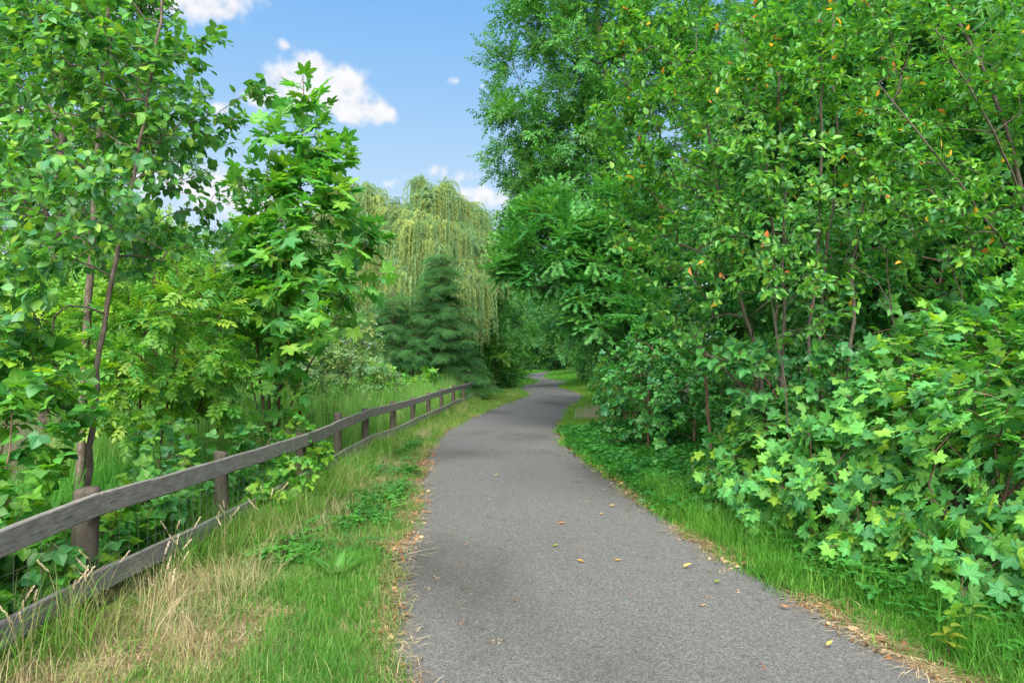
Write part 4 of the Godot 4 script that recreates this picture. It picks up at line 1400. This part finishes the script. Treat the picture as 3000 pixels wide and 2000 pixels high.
func build_far() -> void:
	# weeping willows
	var wl := [[V(-3.72, 9.6, -33), 1.1], [V(-5.0, 8.3, -32), 1.1], [V(-2.5, 8.7, -33), 1.0], [V(-4.2, 7.6, -31.5), 1.2], [V(-3.0, 6.6, -31), 1.3], [V(-5.6, 6.6, -31), 1.1], [V(-1.7, 7.0, -32), 1.0], [V(-4.6, 5.4, -30.6), 1.2], [V(-2.2, 5.2, -31), 1.1], [V(-6.2, 7.9, -32.5), 0.8]]
	plant({"name": "weeping_willow", "label": "large weeping willow with hanging yellow-green strands behind the conifer", "category": "tree", "group": "weeping willows", "base": on(-3.9, -33), "stems": [{"p": [on(-3.9, -33, -0.2), V(-3.8, 3, -33), V(-3.9, 6, -32.8), V(-3.8, 9.6, -33)], "r0": 0.4, "r1": 0.06}, {"p": [V(-3.8, 3, -33), V(-4.6, 5.4, -32.5), V(-5.2, 8, -32)], "r0": 0.2, "r1": 0.05}, {"p": [V(-3.8, 3.2, -33), V(-3.1, 5.6, -32.8), V(-2.6, 8.4, -33)], "r0": 0.2, "r1": 0.05}],
		"lobes": wl, "ends": 240, "seg": 0.4, "leaf": "willow", "strand": true, "size": [1.2, 3.2], "per": 2.2, "palette": [Color(0.125, 0.175, 0.062), Color(0.145, 0.195, 0.07), Color(0.11, 0.16, 0.058)], "off": 0.3, "fine": false, "leafy": 3, "tipr": 0.006, "mat": M.matte_leaf, "arch": 0.3})
	wl = [[V(-7.4, 9.4, -36), 1.5], [V(-9.0, 9.8, -37), 1.6], [V(-8.4, 7.4, -36), 2.0], [V(-6.6, 7.2, -36), 1.6], [V(-10.5, 8.0, -37), 1.8]]
	plant({"name": "weeping_willow", "label": "second weeping willow partly hidden behind the young maple", "category": "tree", "group": "weeping willows", "base": on(-8.2, -36.5), "stems": [{"p": [on(-8.2, -36.5, -0.2), V(-8.2, 3, -36.5), V(-8.0, 6, -36.5), V(-8.0, 9.8, -36.5)], "r0": 0.35, "r1": 0.06}],
		"lobes": wl, "ends": 190, "seg": 0.4, "leaf": "willow", "strand": true, "size": [1.2, 3.2], "per": 2.2, "palette": [Color(0.125, 0.175, 0.062), Color(0.14, 0.19, 0.07), Color(0.11, 0.16, 0.058)], "off": 0.3, "fine": false, "leafy": 3, "tipr": 0.006, "mat": M.matte_leaf, "arch": 0.3})
	conifer("spruce_tree", "young conifer with drooping green sprays at the end of the fence", on(-2.75, -26), 5.9, 2.2)
	conifer("spruce_tree", "darker conifer beside the taller young one, toward the maple", on(-4.5, -25.5), 4.4, 1.9)
	var g := "trees closing the view along the path"
	far_tree("broadleaf_tree", "bushy tree at the bend just beyond the conifer", on(-0.9, -36), 6.5, 2.0, GREEN, 120, g, 0.06, 1.2)
	far_tree("broadleaf_tree", "light green low tree beside the far bend of the path", on(-0.8, -47), 7.0, 2.6, GREEN, 120, g, 0.06, 1.4)
	far_tree("broadleaf_tree", "dark tree overhanging the path past the layered maple", on(3.6, -24), 7.5, 2.6, DEEP, 150, g, 0.3, 1.3)
	far_tree("broadleaf_tree", "dark tree on the right of the second bend", on(5.6, -32), 8.0, 2.8, DEEP, 150, g, 0.05, 1.4)
	far_tree("broadleaf_tree", "grey-green tree standing on the right of the far bend", on(6.6, -42), 9.0, 3.4, [Color(0.06, 0.13, 0.05), Color(0.05, 0.11, 0.04), Color(0.075, 0.15, 0.06)], 150, g, 0.04, 1.6)
	far_tree("broadleaf_tree", "dark tree straight ahead where the path disappears", on(1.6, -92), 14.0, 6.0, DEEP, 170, g, 0.04, 3.0)
	far_tree("broadleaf_tree", "dark tree left of where the path disappears", on(-3.4, -62), 12.0, 4.6, DEEP, 170, g, 0.04, 2.2)
	far_tree("broadleaf_tree", "tree right of where the path disappears", on(7.2, -58), 12.0, 4.4, GREEN, 150, g, 0.04, 2.2)
	far_tree("broadleaf_tree", "far tree behind the right-hand far bend", on(10.5, -78), 14.0, 6.0, GREEN, 130, g, 0.04, 3.0)
	far_tree("broadleaf_tree", "leafy tree closing the gap at the very end of the path", on(6.2, -98), 15.0, 6.5, GREEN, 170, g, 0.02, 3.0)
	far_tree("broadleaf_tree", "tree reaching over the path just past its second bend", on(5.0, -38.5), 9.5, 3.6, DEEP, 170, g, 0.22, 1.6)
	g = "trees beyond the meadow"
	var names := ["tree beyond the meadow behind the maple's lower stems", "tree beyond the meadow left of the willows", "tree beyond the meadow behind the elder shrub", "tree beyond the meadow behind the two alders", "tree beyond the meadow at the picture's left edge"]
	var xs := [[-10.5, -30, 6.0, 3.4], [-14.0, -34, 7.5, 3.8], [-15.0, -27, 6.6, 3.6], [-17.0, -24, 9.5, 4.0], [-21.0, -24, 11.0, 4.4]]
	for k in 5:
		far_tree("broadleaf_tree", names[k], on(xs[k][0], xs[k][1]), xs[k][2], xs[k][3], GREEN if k % 2 else BRIGHT, 110, g, 0.03, 1.9)
	g = "trees behind the right-hand bushes"
	names = ["dark tree behind the ivy mound and tall small-leaved tree", "dark tree behind the many-stemmed tree's left half", "dark tree behind the many-stemmed tree's right half", "dark tree behind the thimbleberry bank", "dark tree at the picture's right edge"]
	xs = [[6.0, -15.5, 9.0, 2.7], [5.6, -11.5, 8.5, 2.4], [8.2, -11.0, 9.0, 2.8], [6.9, -8.2, 6.5, 2.0], [10.0, -8.5, 8.5, 2.6]]
	for k in 5:
		far_tree("broadleaf_tree", names[k], on(xs[k][0], xs[k][1]), xs[k][2], xs[k][3], DEEP, 260, g, 0.05, 1.3)


func conifer(called: String, label: String, at: Vector3, high: float, wide: float) -> void:
	var t := thing(called, label, "tree", at, "young conifers past the fence")
	var b := Buf.new()
	var prev := V(0, -0.1, 0)
	for k in 12:
		var s := (k + 1) / 12.0
		var q := V(0.02 * sin(k), high * s, 0.02 * cos(k * 2))
		tube_into(b, prev, q, Vector3.UP, Vector3.UP, 0.09 * (1.05 - s + 1.0 / 12), 0.09 * (1.05 - s), 7, prev.y, q.y)
		prev = q
	part("trunk", b.mesh(), M.bark, t)
	var w := []
	var c := []
	var limbs := Buf.new()
	var y := 0.75
	while y < high - 0.1:
		var s := y / high
		var n := 7
		for k in n:
			var az := rng.randf() * TAU
			var reach := wide * pow(1.0 - s, 0.7) * rng.randf_range(0.4, 1.15) + 0.08
			var out := V(cos(az), 0, sin(az))
			var p := V(0, y + rng.randf_range(-0.1, 0.1), 0)
			var tip := p + out * reach + V(0, reach * rng.randf_range(-0.3, 0.1), 0)
			twig_into(limbs, p, tip, 0.012, Color.WHITE)
			var m := maxi(2, int(reach / 0.16))
			for j in range(1, m + 1):
				var u := float(j) / m
				var o := p.lerp(tip, u) + V(0, -0.1 * u * u, 0)
				for e in (1 if j == m else 2):
					var dir := out.rotated(Vector3.UP, (rng.randf_range(0.3, 1.0) * (1 if e else -1)) if j < m else 0.0) + V(0, rng.randf_range(-0.45, 0.05), 0)
					w.append(Transform3D(orient(dir, Vector3.UP + ru() * 0.4, rng.randf_range(0.7, 1.25)), o))
					c.append([Color(0.085, 0.26, 0.1), Color(0.105, 0.3, 0.11), Color(0.14, 0.35, 0.125)][rng.randi() % 3] * rng.randf_range(0.8, 1.2))
		y += 0.17 + 0.1 * (1.0 - s)
	part("branch", limbs.mesh(), M.bark, t)
	many("crown", leaf_mesh("fir"), M.matte_leaf, t, w, c)


func build_verges() -> void:
	var green := [Color(0.085, 0.18, 0.03), Color(0.11, 0.205, 0.038), Color(0.07, 0.15, 0.028), Color(0.16, 0.215, 0.06), Color(0.24, 0.22, 0.1)]
	var fresh := [Color(0.075, 0.2, 0.025), Color(0.095, 0.225, 0.028), Color(0.06, 0.165, 0.024), Color(0.13, 0.22, 0.04)]
	var mixed := [Color(0.11, 0.22, 0.03), Color(0.16, 0.22, 0.05), Color(0.3, 0.25, 0.11), Color(0.08, 0.2, 0.025)]
	var dry := [Color(0.36, 0.28, 0.16), Color(0.29, 0.21, 0.12), Color(0.4, 0.33, 0.21), Color(0.24, 0.2, 0.09), Color(0.2, 0.13, 0.08)]
	var orange := [Color(0.22, 0.1, 0.045), Color(0.17, 0.075, 0.038), Color(0.28, 0.16, 0.08), Color(0.13, 0.07, 0.04), Color(0.32, 0.23, 0.13)]
	# left verge
	scatter("verge_grass", "short green grass of the left verge", "grass", "blades", M.grass, spots_in(1700, 2.4, 13, -2.45, -1.15, "path", -0.3, 0.0, 1.5), 0.8, 1.3, green, 0.25)
	scatter("verge_grass", "grass of the left verge farther along the path", "grass", "blades", M.grass, spots_in(2200, 12, 42, -3.4, -1.2, "path", -0.6, 3.0, 1.3), 1.0, 1.6, mixed)
	scatter("dry_turf", "yellowed turf on the left verge", "grass", "blades", M.dry, spots_in(1300, 2.5, 13, -3.6, -1.3, "path", -0.15, 40.0, 1.4) + spots_in(900, 2.5, 7.5, -3.7, -2.0, "path", -0.35, 40.0, 1.4), 0.4, 0.8, dry, 0.35)
	scatter("dry_thatch", "flattened straw at the fence foot and path edge", "straw", "thatch", M.dry, spots_in(1500, 2.6, 9, -3.4, -1.9, "path", -0.2, 90.0, 1.3) + spots_in(1300, 2.6, 22, -1.6, -1.2, "path", -0.05, 10.0, 1.4, 1.24) + spots_in(900, 14, 30, -2.6, -1.25, "path", 0.05, 10.0), 0.8, 1.2, dry)
	scatter("weedy_turf", "mixed green and yellow turf below the near fence rails", "grass", "blades", M.grass, spots_in(320, 2.5, 7.5, -3.5, -1.9, "path", 0.0, 150.0, 1.2), 0.7, 1.3, mixed, 0.3)
	scatter("fresh_grass", "lush fresh grass patch in the left foreground", "grass", "long_blades", M.grass, spots_in(260, 2.5, 5.4, -2.05, -1.4, "path", -0.2, 15.0), 0.3, 0.55, fresh, 0.3)
	scatter("straw_grass", "tall bleached grass leaning along the fence foot", "grass", "straw", M.dry, spots_in(14, 3.0, 4.6, 0.3, 1.0, "fence", -0.15, 33.0) + spots_in(70, 3.8, 8.5, 0.0, 0.8, "fence", -0.5, 33.0) + spots_in(170, 8, 24, -0.3, 0.5, "fence", -0.3, 33.0), 0.5, 1.0, [Color(0.33, 0.28, 0.16), Color(0.27, 0.25, 0.12), Color(0.18, 0.22, 0.07), Color(0.36, 0.31, 0.2)], 0.5)
	scatter("fence_grass", "long green grass growing through the fence", "grass", "long_blades", M.grass, spots_in(60, 3.0, 5.4, -0.5, 0.2, "fence", -0.1, 71.0) + spots_in(260, 5.2, 9.0, -0.4, 0.5, "fence", -0.4, 71.0) + spots_in(150, 5.6, 13.0, 0.12, 0.4, "fence", -0.4, 71.0) + spots_in(300, 9, 28, -0.8, 0.35, "fence", -0.4, 71.0), 0.8, 1.3, mixed, 0.3)
	scatter("ground_ivy", "low leafy ground cover on the left verge past the dry grass", "ground cover", "clover", M.leaf, spots_in(1000, 5.2, 15, -2.5, -1.45, "path", -0.12, 5.0), 0.55, 1.1, [Color(0.07, 0.2, 0.035), Color(0.09, 0.23, 0.04), Color(0.06, 0.17, 0.035)], 0.3)
	# meadow behind the fence
	scatter("meadow_grass", "tall pale meadow grass behind the fence", "grass", "tall_blades", M.grass, spots_in(900, 9, 26, -4.0, -0.25, "fence", -0.5, 8.0, 1.2), 0.8, 1.3, [Color(0.18, 0.3, 0.07), Color(0.24, 0.33, 0.11), Color(0.13, 0.26, 0.06), Color(0.32, 0.34, 0.15)], 0.2)
	scatter("meadow_herbs", "leafy upright weeds in the meadow", "weeds", "herb", M.matte_leaf, spots_in(1500, 9, 30, -6.0, -0.3, "fence", -0.25, 18.0, 1.2), 0.7, 1.2, [Color(0.12, 0.26, 0.05), Color(0.09, 0.22, 0.045), Color(0.17, 0.29, 0.08)], 0.25)
	scatter("undergrowth", "fine green undergrowth behind the near fence", "grass", "long_blades", M.grass, spots_in(560, 3.2, 10, -3.0, -0.15, "fence", -0.6, 28.0), 1.0, 1.9, [Color(0.07, 0.2, 0.03), Color(0.1, 0.24, 0.035), Color(0.06, 0.17, 0.035)], 0.3)
	scatter("meadow_turf", "rough grass of the wide meadow", "grass", "tall_blades", M.grass, spots_in(1200, 18, 42, -22, -3, "world", -0.7, 8.0), 0.7, 1.2, [Color(0.14, 0.26, 0.06), Color(0.18, 0.27, 0.07), Color(0.11, 0.22, 0.05)], 0.2)
	scatter("far_grass", "grass between the far bends of the path", "grass", "blades", M.grass, spots_in(1100, 38, 92, -7, -1.4, "path") + spots_in(1100, 38, 92, 1.4, 8, "path"), 2.5, 4.0, [Color(0.09, 0.22, 0.03), Color(0.12, 0.24, 0.04)])
	# right verge
	scatter("right_grass", "bright grass strip along the right edge of the path", "grass", "blades", M.grass, spots_in(1500, 2.5, 12, 1.22, 2.3, "path", -0.5, 2.0, 1.4), 0.8, 1.4, fresh, 0.25)
	scatter("right_grass", "grass on the right verge beyond the ivy mound", "grass", "blades", M.grass, spots_in(1300, 11, 50, 1.25, 2.6, "path", -0.8, 2.0, 1.3), 1.0, 1.6, [Color(0.09, 0.24, 0.025), Color(0.14, 0.26, 0.035), Color(0.24, 0.28, 0.06)])
	scatter("long_grass", "tuft of long lush grass between the ivy and thimbleberry", "grass", "long_blades", M.grass, spots_in(220, 5.7, 8.2, 1.35, 2.5, "path", -0.6, 2.0) + spots_in(150, 3.0, 5.8, 1.5, 2.2, "path", -0.2, 2.0), 0.6, 1.0, fresh, 0.3)
	scatter("ground_ivy", "carpet of small dark ivy leaves on the right bank", "ground cover", "ivy", M.leaf, spots_in(2800, 6.8, 15, 1.35, 4.2, "path", -0.6, 2.0), 0.9, 1.5, [Color(0.04, 0.15, 0.03), Color(0.05, 0.18, 0.035), Color(0.032, 0.12, 0.03), Color(0.065, 0.2, 0.035)], 0.5)
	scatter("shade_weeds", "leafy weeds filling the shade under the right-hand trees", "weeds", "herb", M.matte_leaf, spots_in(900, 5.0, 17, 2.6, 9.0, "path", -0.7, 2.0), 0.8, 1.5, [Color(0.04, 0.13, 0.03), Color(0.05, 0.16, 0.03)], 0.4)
	scatter("ground_ivy", "sparse small leaves among the grass at lower right", "ground cover", "clover", M.leaf, spots_in(260, 2.8, 6.0, 1.7, 2.6, "path", 0.05, 55.0), 0.8, 1.3, [Color(0.06, 0.2, 0.045), Color(0.08, 0.24, 0.045)], 0.3)
	scatter("dry_thatch", "straw and cut grass along the right edge of the path", "straw", "thatch", M.dry, spots_in(1000, 2.5, 8.5, 1.18, 1.5, "path", -0.05, 10.0, 1.0, 1.24), 0.8, 1.2, dry)
	# leaf litter
	scatter("leaf_litter", "orange-brown leaf litter along both path edges", "leaf litter", "litter", M.dry, spots_in(460, 2.5, 18, 1.18, 1.48, "path", -0.2, 10.0, 1.2, 1.22) + spots_in(150, 2.5, 12, -1.5, -1.22, "path", -0.1, 10.0, 1.2, 1.22) + spots_in(260, 2.8, 6.0, -3.4, -2.0, "path", 0.0, 10.0), 0.8, 1.3, orange)
	var grit := []
	for i in 260:
		var d := rng.randf_range(2.4, 16.0)
		var e := hw(d) * (1.0 - pow(rng.randf(), 2.2) * 0.9) * (1.0 if rng.randf() < 0.6 else -1.0)
		grit.append(V(pc(d) + e * 0.97, 0.03, -d))
	scatter("path_litter", "crumbs of leaf and twig strewn thinly over the asphalt", "leaf litter", "litter", M.dry, grit, 0.22, 0.4, orange + [Color(0.07, 0.06, 0.045), Color(0.05, 0.08, 0.03)], 0.05)
	# the wood that closes the horizon
	var w := []
	for i in 2600:
		var x := rng.randf_range(-110, 80)
		var top := 9.0 + 4.0 * nz.get_noise_2d(x * 12.0, 4.0)
		w.append(V(x, top * pow(rng.randf(), 0.8), -105.0 + rng.randf_range(-6, 6)))
	scatter("woodland", "far wood closing the horizon behind all the other trees", "woodland", "bough", M.matte_leaf, w, 4.0, 7.0, GREEN, 3.0)


func build_small() -> void:
	var perch := V(-2.58, 0.83, -8.25)
	# a dead stick leaning over the rail, with the bird on it
	var b := Buf.new()
	var foot := on(-3.0, -8.6) - perch
	twig_into(b, foot, V(0, -0.004, 0), 0.012, Color.WHITE)
	twig_into(b, V(0, -0.004, 0), V(0.22, 0.16, 0.1), 0.006, Color.WHITE)
	var st := part("dead_stick", b.mesh(), M.bark, self, Transform3D(Basis(), perch))
	tag(st, "thin dead stick rising behind the fence rail under the bird", "stick")
	build_bird(perch)
	# leaves lying on the path
	var o := Color(0.5, 0.27, 0.05)
	var yl := Color(0.5, 0.36, 0.08)
	var g := Color(0.13, 0.2, 0.03)
	var r := Color(0.42, 0.16, 0.06)
	var list := [
		[1.29, -5.15, 0.3, 0.1, yl, "yellow leaf on the asphalt nearest the right edge's litter"],
		[0.8, -5.32, 0.1, 0.075, o, "orange leaf on the asphalt, second from the right edge"],
		[0.55, -5.28, 2.8, 0.075, o, "pale orange leaf on the asphalt, third from the right edge"],
		[0.34, -5.72, 0.2, 0.08, g, "dark green leaf scrap on the middle of the path"],
		[0.44, -6.5, 0.0, 0.09, r, "dull reddish leaf farther up the middle of the path"],
		[1.42, -4.8, 0.4, 0.085, g, "green leaf lying near the right path edge"],
		[1.72, -3.75, 0.5, 0.07, yl, "small yellow leaf at the bottom right of the path"],
		[1.75, -4.32, 2.9, 0.085, r, "brown curled leaf on the right path edge before the thimbleberry"],
		[1.2, -4.35, 0.3, 0.05, o, "tiny orange leaf alone on the right half of the path"],
		[-0.24, -9.2, 0.2, 0.08, yl, "yellowish leaf on the far left part of the path"],
		[-0.4, -5.75, 0.5, 0.045, r, "small brown speck of leaf on the left half of the path"],
		[0.9, -6.9, 1.2, 0.06, yl, "small yellow leaf up the path near the ivy edge"],
		[1.05, -7.3, 0.2, 0.08, yl, "pale leaf at the ivy edge of the path"],
		[0.5, -12.0, 0.2, 0.1, o, "leaf on the shaded stretch under the overhang"]]
	for e in list:
		fallen(V(e[0], 0.034, e[1]), e[2], e[3] * 0.72, e[4], e[5])
	rosette("dock_plant", "broad-leaved green rosette in the left verge beside the path", on(-1.27, -4.95), 16, 0.26, 0.07, Color(0.06, 0.2, 0.03))
	seedling("yellow-green seedling on a bare stem at the lower right edge", on(2.25, -3.55), 0.22, Color(0.2, 0.26, 0.03))
	seedling("taller seedling beside the thimbleberry at lower right", on(2.5, -3.75), 0.24, Color(0.12, 0.23, 0.03))
	for k in 7:
		stalk_grass(["seeding grass tuft at the bottom left corner", "seeding grass standing before the lower rail", "seeding grass before the first fence post", "seeding grass under the middle of the lower rail", "seeding grass at the lower rail's end", "seeding grass in the dry patch below the fence", "seeding grass by the second fence post"][k], on([-2.35, -2.3, -2.42, -2.2, -2.2, -1.95, -2.1][k], [-3.25, -3.6, -4.0, -4.5, -5.2, -3.9, -5.9][k]), 0.45, 6)
	# feathery weeds against the dark hedge, pale plumes by the far verge
	for k in 3:
		var at: Vector3 = [on(2.5, -6.9), on(2.62, -6.75), on(2.2, -17.5)][k]
		var t := thing("feathery_weed" if k < 2 else "plume_grass", ["tall feathery yellow-green weed before the dark gap in the hedge", "shorter feathery weed beside the tall one at the hedge", "pale plumed grass clump on the right verge past the ivy mound"][k], "weed", at)
		for j in ([7, 5, 26][k] as int):
			var az := rng.randf() * TAU
			var sc: float = rng.randf_range(0.6, 1.0) * [1.0, 0.75, 1.0][k]
			var col := Color(0.16, 0.24, 0.05) if k < 2 else Color(0.5, 0.49, 0.36)
			var xf := Transform3D(Basis(V(cos(az), 0, sin(az)), rng.randf_range(0.05, 0.35)) * Basis(Vector3.UP, az), V(cos(az), 0, sin(az)) * rng.randf_range(0.0, 0.06 if k < 2 else 0.5))
			xf.basis = xf.basis.scaled(Vector3.ONE * sc)
			part("stalk", leaf_mesh("herb", col, "weed%d" % mini(k, 2)) if k < 2 else leaf_mesh("straw", col, "plume"), M.matte_leaf, t, xf if k < 2 else xf.scaled_local(V(0.9, 1.6, 0.9)))
	# yellow flowers behind the fence
	for k in 3:
		var p := on([-2.95, -2.75, -2.62][k], [-9.9, -10.3, -10.0][k])
		var t := thing("ragwort_plant", ["yellow-flowered weed nearest the maple stems", "yellow-flowered weed between the other two by the fence", "yellow-flowered weed just behind the fence post"][k], "plant", p, "yellow-flowered weeds behind the fence")
		var hh: float = [0.95, 0.9, 0.85][k]
		var sb := Buf.new()
		for j in 5:
			twig_into(sb, Vector3.ZERO, V(0.05 * (j - 2), hh, 0.03 * (j % 3 - 1)), 0.004, Color(0.07, 0.16, 0.03))
			for l in 6:
				var az := l * 2.4 + j
				leaf_into(sb, Transform3D(orient(V(cos(az), 0.3, sin(az)), Vector3.UP, 1.0), V(0.05 * (j - 2), hh, 0) * (0.2 + l * 0.12)), 0.1, 0.03, 3, 0.2, 0.3, Color(0.06, 0.17, 0.03))
		part("stem", sb.mesh(), M.matte_leaf, t)
		for j in 9:
			var fb := Buf.new()
			var c := V(rng.randf_range(-0.14, 0.14), hh + rng.randf_range(-0.12, 0.1), rng.randf_range(-0.1, 0.1))
			for l in 8:
				var az := TAU * l / 8
				leaf_into(fb, Transform3D(orient(V(cos(az), 0.2, sin(az)), Vector3.UP, 1.0), c), 0.022, 0.011, 2, 0.1, 0.1, Color(0.75, 0.5, 0.02))
			part("flower", fb.mesh(), M.dry, t)
